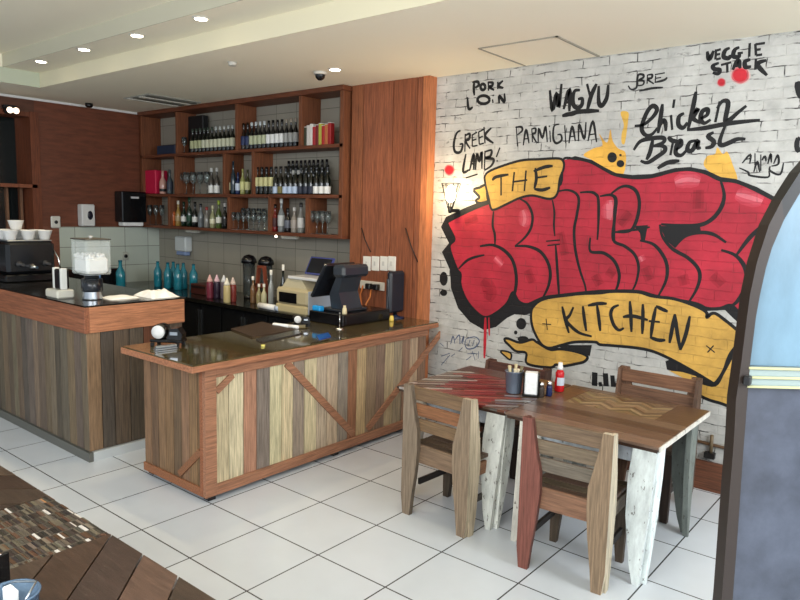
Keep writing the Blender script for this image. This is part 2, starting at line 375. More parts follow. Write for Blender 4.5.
for s_, w_ in (
 (A([(295,245),(291,300),(300,340),(300,385)]),1), (A([(155,475),(185,445),(215,430),(258,420)]),1), (A([(240,385),(290,380),(335,400),(370,440),(385,500),(382,560),(362,610),(310,650)]),1.3),
 (A([(400,195),(430,215),(450,260),(445,310),(420,350),(380,385)]),1), (A([(380,385),(430,385),(480,405),(512,450),(522,500),(512,550),(490,595)]),1.2),
 (A([(530,200),(538,250),(536,300),(540,345)]),.8), (A([(505,365),(560,360)]),.9), (A([(510,382),(560,377)]),.9), (A([(543,380),(550,480),(557,590)]),1),
 (A([(555,165),(590,160),(622,172),(636,200),(628,260),(617,320),(622,400),(640,480),(660,540),(665,572)]),1),
 (A([(640,170),(680,168),(702,176),(714,200),(714,290),(710,360)]),1), (A([(720,185),(765,180),(782,200),(778,260),(778,365)]),1),
 (A([(682,350),(682,405),(735,412),(778,445),(797,495),(792,540),(778,572)]),1.1),
 (B([(0,185),(45,180),(66,200),(58,280),(54,360),(100,385),(140,420),(155,470),(145,530),(128,565)]),1),
 (B([(45,175),(80,150),(112,145),(145,165),(158,210),(150,270),(130,315),(100,328),(62,328)]),1.1), (B([(70,325),(150,318),(200,308)]),.8),
 (B([(160,362),(210,375),(245,410),(268,460),(265,520),(235,582)]),1.1),
 (B([(240,298),(250,345),(290,395),(350,430),(390,470),(400,510),(385,560),(358,605)]),1.1),
 (B([(484,125),(497,180),(485,230),(450,275),(400,300),(320,302),(245,297)]),1.2),
 (B([(298,390),(340,345),(400,330),(455,338),(505,370)]),1.1),
 (B([(485,400),(540,420),(575,460),(587,510),(575,565),(545,610),(522,625)]),1.2),
 (B([(548,418),(600,350),(660,295),(712,242)]),1.2)):
    stroke(m1, s_, lw*w_, .0024)
stroke(m1, red, .014, .0023, closed=True)
m1.build('letter_outlines', INK, mural)
for s_ in (A([(250,520),(280,560),(270,600)]), A([(430,480),(450,530)]), A([(560,330),(580,420)]), A([(700,500),(720,540)]), B([(30,480),(60,500)]), B([(180,470),(200,520)]), B([(395,160),(392,235)]), B([(450,500),(490,540)]), B([(80,300),(120,250)]), A([(230,270),(180,290)]), B([(330,500),(340,540)])):
    m1 = MB(); stroke(m1, s_, .10, .0018, (160,26,44)); stroke(m1, s_, .05, .0019, (146,20,38)); m1.build('letter_shading', PAINT, mural)
# pale sprayed highlights on the letters
m1 = MB()
for s_ in (A([(412,240),(420,275),(412,305)]), A([(762,200),(764,240),(760,280)]), B([(30,215),(34,245),(32,275)]), B([(545,175),(600,190),(650,205)]), B([(300,130),(350,118),(400,125)]), B([(160,425),(170,445)]), A([(300,430),(330,460)])):
    m1 = MB(); stroke(m1, s_, .085, .0019, (188,54,70)); stroke(m1, s_, .055, .00198, (196,70,84)); stroke(m1, s_, .022, .0021, (208,104,114)); m1.build('letter_highlight', PAINT, mural)
m1 = MB(); dr = crop(425,310,8)
stroke(m1, dr([(485,60),(482,200),(476,385)]), .022, .0026, (190,30,48)); stroke(m1, dr([(512,60),(514,130),(516,205)]), .012, .0026, (190,30,48))
m1.build('paint_drips', PAINT, mural)
YEL = (208,162,76)
kit = D([(445,140),(455,105),(500,75),(600,60),(645,55),(720,52)])+C([(50,46),(150,48),(200,62),(235,68),(300,76),(380,103),(425,128),(428,150),(445,135),(465,135),(500,160),(535,188),(562,215),(555,250),(520,300),(495,365),(462,412),(440,405),(390,375),(300,325),(220,288),(150,272),(50,262),(0,258)])+D([(700,248),(620,248),(560,262),(520,272),(490,260),(468,228),(450,185)])
bs = MB()
fill(bs, [(556,345),(592,345),(590,356),(580,354),(565,350)], .0012, (20,18,20), False)
bs.build('ribbon_shadow', PAINT, mural); bs = MB()
fill(bs, C([(262,325),(280,318),(400,372),(462,412),(440,425),(400,405),(330,375),(268,358)]), .0012, (20,18,20), False)
bs.build('ribbon_shadow', PAINT, mural)
tl = D([(338,240),(352,234),(400,250),(448,238),(470,250),(520,278),(560,276),(620,285),(668,304),(660,325),(625,335),(570,345),(545,338),(520,350),(430,335),(425,292),(385,285),(358,262)])
tl2 = D([(322,285),(345,285),(365,295),(362,318),(345,308)])
tr = C([(540,290),(565,330),(568,352),(548,402),(552,440),(545,508),(480,492),(430,477),(396,455),(392,410),(460,420),(495,365)])
tr2 = C([(275,362),(330,368),(385,385),(390,405),(340,395)])
for p in (tl, tl2, tr, tr2): m1 = MB(); fill(m1, p, .0018, YEL, False); m1.build('ribbon_tail', PAINT, mural)
m1 = MB(); fill(m1, kit, .0026, YEL, False); k1 = m1.build('kitchen_ribbon', PAINT, mural)
m1 = MB(); the = A([(262,100),(300,75),(400,43),(480,37),(555,34),(575,48),(575,75),(560,115),(553,165),(538,190),(510,195),(450,182),(400,192),(350,215),(300,238),(284,232),(275,190),(262,135)])
fill(m1, the, .0026, YEL, False); t1 = m1.build('the_ribbon', PAINT, mural)
m1 = MB(); tab = A([(215,160),(240,150),(264,142),(270,190),(272,205),(238,212),(224,202),(238,188)]); fill(m1, tab, .0018, YEL, False)
m1.build('ribbon_tail', PAINT, mural)
m1 = MB()
stroke(m1, kit, .017, .0030, closed=True); stroke(m1, the, .015, .0030, closed=True)
for p in (tl, tr, tab): stroke(m1, p, .017, .0022, closed=True)
stroke(m1, tl2, .012, .0022, closed=True); stroke(m1, A([(215,165),(238,185)]), .01, .0024)
m1.build('ribbon_outlines', INK, mural)
K = crop(550,290,5); m1 = MB()
for s_ in ([(62,82),(75,140),(95,215)],[(118,85),(100,125),(82,150),(110,185),(150,215),(210,232)],[(165,80),(172,140),(182,205)],[(190,78),(240,68),(285,68)],[(235,70),(245,140),(252,205)],
  [(345,75),(315,90),(305,125),(320,175),(345,200),(370,190)],[(400,55),(405,130),(408,210)],[(465,70),(465,140),(462,220)],[(365,135),(415,130),(490,150)],
  [(530,85),(515,160),(505,235)],[(530,80),(560,95),(590,108)],[(495,155),(550,160)],[(500,235),(540,250),(578,250)],[(625,120),(610,200),(598,265)],[(625,120),(635,200),(652,300)],[(652,300),(680,220),(700,130)]):
    stroke(m1, K(s_), .021, .0030)
for s_ in (C([(425,262),(460,290)]),C([(455,262),(430,290)]),D([(490,175),(525,178)]),D([(505,155),(510,200)])): stroke(m1, s_, .012, .0030)
m1.build('kitchen_writing', INK, k1)
m1 = MB()
for s_ in ([(290,122),(305,108),(355,98)],[(325,106),(325,182)],[(378,88),(370,165)],[(425,82),(418,165)],[(370,128),(430,120)],[(462,72),(466,115),(458,155)],[(455,85),(500,68),(532,64)],[(460,112),(510,105)],[(458,156),(490,160),(522,150)]):
    stroke(m1, A(s_), .021, .0030)
m1.build('the_writing', INK, t1)
# yellow flames and dots, painted around the letters
FY = crop(580,100,4.444)
def painted(name, lb, cat, polys, off, c, M=PAINT, sm=True):
    mb = MB()
    for p in polys: fill(mb, p, off, c, sm)
    return tag(mb.build(name, M), lb, cat)
painted('painted_flame', 'yellow painted flame above the left end of the red lettering hump', 'painting', [FY([(15,245),(60,215),(100,200),(85,150),(120,190),(135,130),(145,180),(170,215),(200,230),(205,270),(195,325),(175,330),(115,310),(60,270)])], .0006, (228,172,70))
painted('painted_flame', 'thin yellow painted flame streak left of the words Chicken Breast', 'painting', [FY([(180,55),(215,55),(213,100),(200,190),(185,190),(185,150),(195,110)])], .0006, (228,180,80))
painted('painted_flame', 'yellow painted flame below the words Chicken Breast', 'painting', [FY([(550,290),(565,250),(600,240),(610,210),(635,240),(655,230),(680,290),(698,358),(625,350),(590,330)])], .0006, (228,176,76))
for lb, p in (('larger black dot painted on the left yellow flame', FY(ring(143,255,21,23))), ('smaller black dot painted low on the left yellow flame', FY(ring(180,283,17,16))), ('tiny black speck painted above the dots on the left yellow flame', FY(ring(180,245,6,5))),
  ('tall black blot painted left of the red lettering', A(ring(95,515,16,28))), ('round black blot painted below the tall blot left of the lettering', A(ring(95,571,14,13))),
  ('large black blot painted left of the kitchen ribbon', D(ring(405,175,20,23))), ('tiny black speck painted beside the large blot under the lettering', D(ring(383,210,7,8))), ('black blot painted just above the lower left ribbon tail', D(ring(412,236,22,12)))):
    painted('paint_blot', lb, 'paint blot', [p], .0012 if 'flame' in lb else .0008, (16,15,16))
VS = crop(690,30,7.27)
for lb, p in (('large red sprayed spot under the words Veggie Stack', VS(ring(365,328,52,48))), ('small red sprayed spot left of the large red spot', VS(ring(228,380,24,24))), ('red sprayed spot above the wire wall lamp', crop(430,150,9.23)(ring(178,185,36,38)))):
    o = painted('spray_spot', lb, 'paint spot', [p], .0009, (190,30,44))
    cx_ = sum(q[0] for q in p)/len(p); cy_ = sum(q[1] for q in p)/len(p)
    for k_, c_, of_ in ((1.45,(196,160,154),.0005),(1.22,(190,90,94),.0007)):
        m1 = MB(); fill(m1, [(cx_+(a-cx_)*k_*random.uniform(.93,1.07), cy_+(b2-cy_)*k_*random.uniform(.93,1.07)) for a, b2 in p], of_, c_, True); m1.build('spray_halo', PAINT, o)
FK = crop(580,340,5.714)
m1 = MB()
for s_, w in (([(85,185),(83,262)],.034),([(145,190),(150,265)],.032),([(185,202),(190,268)],.026),([(115,240),(118,265)],.02),([(205,245),(208,268)],.02)): stroke(m1, FK(s_), w, .0008, taper=False)
tag(m1.build('painted_strokes', INK), 'short black upright brush strokes painted just above the table top', 'painting')
Wd = crop(450,70,4.706); CB = crop(620,60,5.457); SG = crop(720,130,8.57); LS = crop(425,310,8)
def word(lb, tr_, strokes, w, c=(14,13,14)):
    mb = MB(); SW[0] = 1.55
    for s_ in strokes:
        if len(s_) == 12: stroke(mb, tr_(s_), w, .0006, c, closed=True)
        else: stroke(mb, tr_(s_), w, .0006, c)
    return tag(mb.build('painted_words', INK if c[0] < 30 else VC), lb, 'lettering')
dot = lambda x, y: [(x-2,y-3),(x+2,y+3)]
word('black hand-painted words PORK LOIN at the top left of the brick wall', Wd, ([(115,50),(112,85),(115,120)],[(105,58),(130,55),(135,72),(115,85)],ring(155,80,11,14),[(180,55),(182,98)],[(178,58),(200,60),(198,75),(184,80),(208,95)],[(225,55),(225,90)],[(250,50),(226,75),(252,85)],
  [(82,128),(88,182),(108,175)],ring(158,140,28,19),[(200,138),(203,155)],dot(203,120),[(232,158),(232,122),(256,150),(256,110)]), .017)
word('thick black hand-painted underlined word WAGYU', Wd, ([(470,95),(482,190),(502,110),(512,175),(525,65)],[(535,185),(562,92),(562,195)],[(540,155),(565,150)],[(612,95),(588,98),(578,130),(582,165),(600,178),(620,165),(622,135),(602,138)],[(645,65),(660,125)],[(690,65),(665,120),(645,195)],[(700,75),(700,150),(715,168),(738,130),(745,70)],[(550,208),(620,195),(702,192)],[(528,216),(560,208),(592,206)]), .023)
word('thin black sprayed word PARMIGIANA', Wd, ([(312,265),(318,360)],[(308,270),(335,268),(340,285),(318,305)],[(345,355),(358,280),(372,345)],[(350,325),(370,322)],[(385,275),(388,340)],[(383,278),(402,275),(402,295),(388,305),(410,345)],[(415,345),(418,275),(435,320),(450,265),(458,340)],[(470,285),(473,340)],dot(468,265),
  [(515,255),(490,265),(486,320),(500,345),(525,330),(522,305),(505,305)],[(540,260),(545,345)],[(560,345),(575,265),(590,335)],[(562,315),(590,310)],[(605,335),(608,255),(632,325),(640,245)],[(650,335),(672,240),(690,340)],[(655,305),(688,300)]), .0125)
word('black hand-painted slanting words GREEK LAMB! with a short underline', Wd, ([(50,285),(30,300),(18,350),(25,385),(50,385),(60,350),(45,350)],[(72,300),(70,385)],[(70,310),(92,300),(90,325),(74,335),(95,370)],[(105,305),(105,360)],[(102,308),(128,292)],[(105,332),(125,325)],[(105,360),(130,355)],[(135,290),(138,350)],[(135,292),(158,280)],[(137,320),(155,312)],[(138,350),(160,345)],[(160,268),(165,345)],[(195,272),(165,310),(205,345)],
  [(75,395),(62,478),(90,470)],[(92,475),(112,395),(112,470)],[(95,445),(112,440)],[(120,470),(127,395),(138,430),(150,385),(150,465)],[(165,380),(162,468)],[(165,385),(195,378),(190,405),(168,415),(205,420),(195,450),(162,472)],[(235,365),(218,410)],dot(222,428),[(75,508),(130,490)]), .0165)
word('small thin black sprayed underlined letters BRE', CB, ([(95,85),(98,140)],[(45,140),(60,160),(90,150),(98,85),(125,80),(128,95),(105,110),(130,115),(125,135),(98,140)],[(150,80),(148,130)],[(150,82),(175,80),(172,98),(150,105),(185,130)],[(195,85),(192,125)],[(190,80),(245,70)],[(195,100),(225,95)],[(192,122),(240,110),(258,95)],[(105,170),(170,155),(235,150)]), .011)
word('black brush-script words Chicken Breast with long underline strokes', CB, ([(80,360),(130,352),(180,310),(202,270),(178,250),(145,290),(118,370),(140,410),(175,405),(205,370)],[(232,240),(222,310),(208,400)],[(212,370),(235,330),(248,345),(250,388)],[(278,300),(285,382)],[(297,215),(290,262)],
  [(350,290),(322,310),(320,355),(345,370),(368,340)],[(415,172),(400,250),(372,378)],[(398,290),(425,268),(400,318),(440,342)],[(440,320),(475,300),(478,270),(450,280),(440,320),(460,345),(495,325)],[(545,225),(520,340)],[(530,265),(560,225),(590,235),(575,330),(600,325),(640,290),(690,250)],[(365,382),(470,370),(600,345),(764,328)],
  [(75,492),(110,445),(170,428),(235,425),(236,450),(180,470)],[(180,430),(165,500),(145,545)],[(175,470),(235,470),(245,495),(200,530),(150,560),(112,550)],[(262,420),(285,440),(318,445)],[(290,445),(275,520)],[(305,490),(335,465),(330,440),(310,465),(305,510),(335,520),(365,490)],[(415,440),(380,450),(368,490),(395,492),(425,440),(424,480),(442,478)],[(512,395),(480,415),(512,445),(500,472),(465,480)],[(575,355),(545,440),(555,465),(600,450),(640,432),(685,432)],[(205,592),(260,560),(325,550)]), .021)
word('very thick black painted words VEGGIE STACK under the ceiling', VS, ([(125,155),(140,215),(172,150)],[(190,140),(185,215)],[(190,150),(225,140)],[(188,180),(220,175)],[(190,215),(225,205)],[(290,130),(255,150),(245,195),(285,205),(290,180)],[(360,125),(325,145),(315,190),(355,195),(360,170)],[(345,170),(385,165)],[(435,95),(430,195)],[(475,100),(480,185)],[(475,105),(545,95)],[(478,145),(515,140)],[(480,185),(525,178)],
  [(210,240),(165,260),(180,285),(215,290),(205,318),(165,310)],[(225,255),(300,235)],[(270,245),(272,310)],[(310,290),(350,220),(365,280)],[(320,265),(360,260)],[(440,215),(400,230),(405,270),(445,265)],[(480,210),(475,290)],[(555,220),(490,250),(560,330)]), .019)
word('thin black signature scribble above the right end of the red lettering', SG, ([(190,285),(260,210),(255,290)],[(215,255),(270,240)],[(300,200),(300,300)],[(290,360),(320,270),(340,360)],[(350,210),(350,350)],[(360,260),(385,225),(395,270)],[(410,290),(435,205),(440,280)],[(460,290),(495,215),(500,290),(440,310)],[(545,280),(515,380),(430,350),(430,310)],[(165,325),(240,360),(260,390),(410,405),(420,350)]), .009)
word('faint grey-blue sprayed scribble low on the wall beside the bar counter', LS, ([(205,275),(225,210),(240,270)],[(240,240),(275,200),(280,275)],[(290,265),(310,210),(300,270)],[(330,230),(400,215),(435,250),(400,300),(340,310),(320,270),(330,230)],[(345,290),(360,240)],[(380,290),(395,240)],[(130,370),(200,345)],[(130,440),(200,360)],[(210,370),(240,350)],[(270,330),(300,300)],[(340,350),(420,350)],[(380,330),(400,400)],[(330,400),(370,370)],[(430,330),(425,390)],[(120,265),(150,290)]), .008, (90,100,125))
word('thick black painted stroke cut by the right edge of the photo, upper wall', VS, ([(778,375),(790,430),(806,495)],[(812,370),(806,430),(806,495)]), .026)
word('black painted stroke at the right edge above the arch', crop(780,130,8), ([(140,60),(135,130),(150,180)],[(140,60),(170,80)]), .02)

# wire wall lamp
lp = Y(450,211,WA-.12); t = thing('wall_lamp', 'glowing wire cone wall lamp between timber post and graffiti', 'lamp', (lp.x,WA-.12,lp.z))
MB().lathe([(.012,-.02),(.02,0),(.02,.04)],(0,0,0),12,(20,20,22)).build('socket', BLACKM, t, False)
mb = MB()
for i in range(9):
    a = 2*PI*i/9; mb.tube([(.02*math.cos(a),.02*math.sin(a),.02),(.085*math.cos(a),.085*math.sin(a),.24)], .003, (20,20,20), 5)
for rr, zz in ((.052,.13),(.085,.24)): mb.tube([(rr*math.cos(2*PI*i/20),rr*math.sin(2*PI*i/20),zz) for i in range(21)], .002, (20,20,20), 5)
mb.build('wire_shade', BLACKM, t, False)
MB().sphere((0,0,.15),.045,(255,240,200),sc=(1,1,1.7)).build('bulb', mat('bulb_glow', srgb(255,230,190), emit=(1,.85,.55,1), estr=30), t, False)
MB().box((-.02,.0,-.01),(.02,.1198,.02),(20,20,22)).build('wall_arm', BLACKM, t, False)
ld = bpy.data.lights.new('wall_lamp_light','POINT'); ld.energy = 9; ld.color = (1,.72,.38); ld.shadow_soft_size = .05
lo = bpy.data.objects.new('wall_lamp_light', ld); col.objects.link(lo); lo.location = (lp.x,WA-.30,lp.z+.16)

# pipe low on the wall
t = thing('water_pipe', 'thin brown pipe with a small tap low on the wall behind the table end', 'pipe', (1.9,WA,.33))
mb = MB(); mb.tube([(1.6,WA-.015,.36),(1.9,WA-.015,.345),(2.5,WA-.015,.33)], .012, (92,66,44)); mb.build('pipe', VC, t)
mb = MB(); mb.tube([(1.9,WA-.02,.28),(1.9,WA-.03,.42)], .012, (110,92,66)).box((1.86,WA-.05,.25),(1.93,WA-.01,.29),(25,22,20)); mb.build('tap', VC, t)

# ------------------------------------------------------------------ bar counter (right)
t = thing('bar_counter', 'plank-fronted bar counter with braces and black glass top in the middle', 'counter', (-.9,1.7,0))
XF, XR, YN, YE, TB = -.54, -1.285, .485, X(427,380,-.52).y, .905
MB().box((XR+.03,YN+.03,.035),(XF-.03,YE,TB),(22,16,12)).build('carcass', WZ, t)
bc = [(190,174,140),(204,192,158),(166,120,94),(132,120,110),(208,196,156),(202,184,148),(158,142,124),(200,184,146),(178,160,136),(188,168,140),(146,132,118),(152,104,76),(180,154,114),(148,122,98),(130,104,86),(180,160,124),(160,140,116),(144,114,90),(180,156,126),(138,110,88)]
mb = MB(); y0 = YN+.07; n = 20; wds = [1,1.1,1,1.05,1,.95]*4; tot = sum(wds[:n]); yy = y0
for i in range(n):
    w = (YE-y0)*wds[i]/tot; mb.box((XF-.03,yy+.003,.04),(XF+random.uniform(-.003,.002),yy+w-.003,TB-.005),jit(bc[i],6),.002); yy += w
mb.build('front_boards', WZ, t)
mb = MB(); n = 8
for i in range(n):
    a = XR+(XF-XR)*i/n; b2 = XR+(XF-XR)*(i+1)/n
    mb.box((a+.003,YN,.04),(b2-.003,YN+.03,TB-.005),jit([(128,98,70),(108,86,62),(138,106,78)][i%3],8),.002)
mb.build('end_boards', WZ, t)
FC = (160,112,84)
mb = MB()
mb.box((XF-.02,YN-.012,.035),(XF+.016,YN+.075,TB),FC,.002)
mb.box((XF,YN+.075,TB-.07),(XF+.016,YE,TB),FC,.002); mb.box((XF,YN+.075,.035),(XF+.016,YE,.11),FC,.002)
mb.box((XF-.05,YN-.014,.035),(XF-.02,YN,TB),(150,92,60),.002); mb.box((XR,YN-.014,.035),(XF-.05,YN,.095),(150,96,62),.002)
def brace(mb, p, q, w, x=None, y=None, c=FC):
    p = Vector(p); q = Vector(q); d = (q-p).normalized(); nn = Vector((-d.y,d.x))*w/2
    P = [p+nn,q+nn,q-nn,p-nn]
    if x is not None: mb.prism([(a.x,a.y) for a in P], lambda a,b_,d_: (d_,a,b_), x, x+.014, c)
    else: mb.prism([(a.x,a.y) for a in P], lambda a,b_,d_: (a,d_,b_), y-.012, y, c)
q0 = X(286,362,XF); q1 = X(352,440,XF)
brace(mb, (q0.y,TB-.07), (q1.y,.14), .055, x=XF)
brace(mb, (X(424,360,XF).y+.25,TB-.07), (q1.y+.18,.14), .055, x=XF)
brace(mb, (YN+.08,.74), (YN+.21,TB-.075), .045, x=XF)
brace(mb, (XF-.30,.12), (XF-.05,.34), .045, y=YN-.001, c=(140,92,60))
mb.build('frame_and_braces', WY, t)
for x in (XR+.035, XF-.035):
    for y in (YN+.05, 1.7, YE-.1): MB().box((x-.03,y-.03,0),(x+.03,y+.03,.036),(18,16,15),.004).build('foot', BLACKM, t)
mb = MB(); mb.box((-1.335,.345,TB),(-.472,2.934,.945),(168,112,80),.003); mb.build('top_edging', WY, t)
MB().box((-1.325,.355,.945),(-.482,2.93,.955),(30,28,20)).build('glass_top', BLACKG, t)
TC = .955

# ------------------------------------------------------------------ left counter
LX, LY, LE = -1.80, .33, 1.14; LT = 1.19
t = thing('service_counter', 'tall weathered plank counter with orange timber band at the left', 'counter', (-3.5,.7,0))
MB().box((-5.1,LY+.03,.05),(LX-.03,LE-.02,.99),(20,16,13)).build('carcass', WZ, t)
cs = [(112,98,80),(96,86,72),(124,106,86),(104,92,78),(88,80,68),(116,100,82)]
mb = MB(); x = LX
i = 0
while x > -5.1:
    w = random.uniform(.085,.125); mb.box((x-w+.003,LY,.075),(x-.003,LY+.03,1.0),jit(cs[i%6],9),.002); x -= w; i += 1
mb.build('front_boards', WZ, t)
mb = MB(); yy = LY; i = 0
for w, c in zip((.11,.10,.13,.12,.12,.11,.12),((140,112,84),(86,76,66),(100,84,68),(92,80,66),(104,62,40),(98,70,48),(90,76,62))):
    mb.box((LX-.03,yy+.003,.075),(LX,yy+w-.003,1.0),c,.002); yy += w
mb.build('end_boards', WZ, t)
mb = MB(); mb.box((-5.1,LY-.02,.985),(LX+.02,LY+.02,LT-.012),(146,90,62),.003); mb.build('front_band', WX, t)
mb = MB(); mb.box((LX-.02,LY+.0205,.985),(LX+.02,LE+.01,LT-.012),(180,120,84),.003); mb.build('end_band', WY, t)
mb = MB(); mb.box((-5.1,LY-.015,0),(LX+.02,LY+.02,.07),(96,96,90)); mb.build('front_kickboard', VC, t)
mb = MB(); mb.box((LX-.02,LY+.02,0),(LX+.022,LE,.07),(196,200,200)); mb.build('steel_kickboard', VC, t)
mb = MB(); mb.box((-5.1,LY-.01,LT-.012),(LX+.01,LE+.03,LT)); mb.build('dark_top', STONE, t)

# ------------------------------------------------------------------ back counter with fridges
BC = .92
t = thing('back_counter', 'long dark back-bar worktop under the wall shelves', 'counter', (-3.2,2.7,0))
mb = MB(); mb.box((WB+.002,2.36,BC-.04),(-1.42,2.935,BC)).box((WB+.002,2.935,BC-.04),(-1.63,3.135,BC)); mb.build('worktop', STONE, t)
mb = MB(); mb.box((WB+.002,2.9,0),(-1.42,2.935,BC-.04),(28,26,24)); mb.build('back_board', VC, t)
for i in range(5):
    x0 = -5.3+i*.77
    f = thing('bar_fridge', 'black under-counter bar fridge, %s from the left under the back worktop' % ['first','second','third','fourth','fifth'][i], 'fridge', (x0+.38,2.65,0), group='under-counter fridges')
    MB().box((x0,2.42,0),(x0+.76,2.89,BC-.045),(17,17,18),.004).build('cabinet', VC, f)
    for j in (0,1):
        d = MB().box((x0+.01+j*.375,2.395,.08),(x0+.375+j*.375,2.4195,BC-.06),(22,23,25),.004).build('door', GLOSS, f)
        MB().box((x0+(.345 if j == 0 else .395),2.38,.45),(x0+(.36 if j == 0 else .41),2.3945,.8),(60,62,66)).build('handle', STEEL, d)
c2 = thing('side_counter', 'dark worktop along the left wall behind the service counter', 'counter', (-5.1,1.7,0))
MB().box((WB+.002,1.16,BC-.04),(-4.75,2.355,BC)).build('worktop', STONE, c2)
MB().box((WB+.002,1.2,0),(-4.8,2.355,BC-.04),(24,22,20)).build('cabinet', VC, c2)

# ------------------------------------------------------------------ wall shelf unit
FY_ = 2.86
def sx(u, v=150): return Y(u, v, FY_).x
SH = [1.69, 2.095, 2.595, 3.10]; XL, XRR = -5.38, -1.65
shelf = thing('wall_shelves', 'red-brown timber wall shelving of three tiers filled with bottles above the bar', 'shelf', ((XL+XRR)/2,3.0,1.69))
WC = (110,60,36)
for i, z in enumerate(SH):
    MB().box((XL,FY_ if i < 3 else FY_-.03,z-(.035 if i < 3 else .0)),(XRR-(.0005 if i < 3 else -.02),BW-.001,z if i < 3 else 3.149),WC,.002).build('shelf_board' if i < 3 else 'top_board', WX, shelf)
for u in (143, 337):
    x = XL+.02 if u == 143 else XRR-.0295
    MB().box((x-.02,FY_,SH[0]),(x+.03,BW-.001,SH[3]),(118,68,40),.002).build('side_panel', WZ, shelf)
DV = {2: [(176,120),(236,118),(300,112)], 1: [(175,180),(223.5,178),(252.5,176)], 0: [(168.5,210),(228,212),(269,212),(306.5,214)]}
DX = {}
for r, L_ in DV.items():
    DX[r] = [XL+.05]
    for u, v in L_:
        x = sx(u, v); DX[r].append(x)
        MB().box((x-.02,FY_+.001,SH[r]+.0005),(x+.02,BW-.002,SH[r+1]-.036 if r < 2 else SH[3]-.0005),(118,68,40),.002).build('divider', WZ, shelf)
    DX[r].append(XRR-.05)

# bottle factory: mesh body with a paper label and a cap as children
def lathe_obj(name, prof, c, M, parent=None, n=14):
    return MB().lathe(prof, (0,0,0), n, c).build(name, M, parent, False)
_pc = {}
def bottle(x, y, z, h=.3, r=.037, c=(14,18,12), lc=(205,200,170), cap=None, lb='', group=None, name='bottle', neck=.42, lz=(.18,.5), M=None):
    key = (h, r, c, lc, cap, neck, lz, name)
    if key not in _pc:
        s = 1-neck
        o = lathe_obj(name, [(r*.9,0),(r,.01),(r,h*s*.85),(r*.82,h*s),(r*.38,h*(s+.12)),(r*.36,h*.97),(r*.42,h*.975),(r*.42,h)], c, M or BOTTLE)
        if lc: lathe_obj('paper_label', [(r+.0008,h*lz[0]),(r+.0012,h*lz[0]+.001),(r+.0012,h*lz[1]),(r+.0008,h*lz[1]+.001)], lc, VC, o)
        if cap: lathe_obj('cap', [(r*.46,h*.86),(r*.48,h*.865),(r*.48,h*1.004),(r*.2,h*1.006)], cap, GLOSS, o)
        _pc[key] = o; b_ = o
    else: b_ = copy_tree(_pc[key])
    b_.location = (x,y,z+.0005); b_.rotation_euler = (0,0,random.uniform(0,6))
    tag(b_, lb, 'bottle', group); return b_
_gc = {}
def wineglass(x, y, z, lb, group, h=.19, r=.035):
    if (h,r) not in _gc:
        o = lathe_obj('wine_glass', [(r*.9,0),(r*.9,.003),(.005,.008),(.004,h*.45),(r*.6,h*.52),(r,h*.7),(r*.85,h),(r*.8,h),(r*.93,h*.7),(r*.5,h*.55),(.001,h*.5)], (220,225,225), GLASS)
        _gc[(h,r)] = o
    else: o = _gc[(h,r)].copy(); col.objects.link(o)
    o.location = (x,y,z+.0005); tag(o, lb, 'glass', group); return o
ORD = ['first','second','third','fourth','fifth','sixth','seventh','eighth','ninth','tenth','eleventh','twelfth','thirteenth','fourteenth','fifteenth','sixteenth']
def spread(u0, u1, n, v, y):
    a = Y(u0, v, y).x; b_ = Y(u1, v, y).x
    return [a+(b_-a)*i/max(1,n-1) for i in range(n)]
yb = 2.93
# top tier
t = tag(MB().box((sx(152),2.93,SH[2]+.0005),(sx(170),3.1,SH[2]+.12),(30,44,66),.006).build('storage_box', VC), 'dark blue box in the far left compartment of the top shelf', 'box')
t = tag(MB().box((Y(192,125,3.08).x,3.02,2.82),(Y(207,125,3.08).x,3.1,3.06),(10,10,12),.006).build('menu_board', BLACKM), 'black square panel standing behind the wine bottles on the top shelf', 'panel')
t.location.z = 0; 
for v in t.data.vertices:
    if v.co.z < 2.9: v.co.z = SH[2]+.001
for i, x in enumerate(spread(180,184,2,130,2.93)): wineglass(x, 2.93, SH[2], 'clear stemmed glass, %s on the top shelf beside the dark wine bottles' % ('left of two','right of two')[i], 'glasses on the top shelf', h=.2)
for i, x in enumerate(spread(192,232,11,140,yb)): bottle(x, yb+.01, SH[2], .29, .033, lc=(196,196,168) if i > 2 else (170,172,130), cap=(60,70,60) if i < 6 else (180,184,180), lb='dark wine bottle with pale label, %s from left, second bay, top shelf' % ORD[i], group='wine bottles in the second bay of the top shelf')
for i, x in enumerate(spread(243,295,13,135,yb)): bottle(x, yb+.01, SH[2], .30, .032, c=(16,16,18) if i != 0 else (40,24,14), lc=(40,52,90) if i < 2 else ((180,184,150) if i < 6 else ((226,226,222) if i < 10 else (150,150,146))), cap=(30,20,16) if i < 2 else ((190,196,196) if i < 6 else ((14,14,16) if i < 10 else (150,140,126))),
    lb='wine bottle with %s label, %s from left, third bay, top shelf' % ('dark blue' if i < 2 else ('cream' if i < 6 else ('bright white' if i < 10 else 'grey')), ORD[i]), group='wine bottles in the third bay of the top shelf')
cc = [('dark green',(60,66,50)),('white',(210,204,196)),('white',(220,214,206)),('red',(170,40,44)),('maroon',(120,36,36)),('yellow-green',(180,176,70)),('red',(176,40,40)),('orange',(190,110,60)),('red',(160,36,36))]
xs = spread(307,331,9,138,2.93)
for i, (nm, c) in enumerate(cc):
    h = .19+.012*(i % 3); o = thing('drink_carton', '%s slim carton, %s from left in the top right shelf bay' % (nm, ORD[i]), 'carton', (xs[i],2.93,SH[2]+.0005), group='cartons in the right bay of the top shelf')
    MB().box((-.02,-.03,0),(.02,.03,h),c,.004).build('box', VC, o, False)
    MB().box((-.019,-.029,h),(.019,.029,h+.006),(225,220,210)).build('lid', VC, o, False)
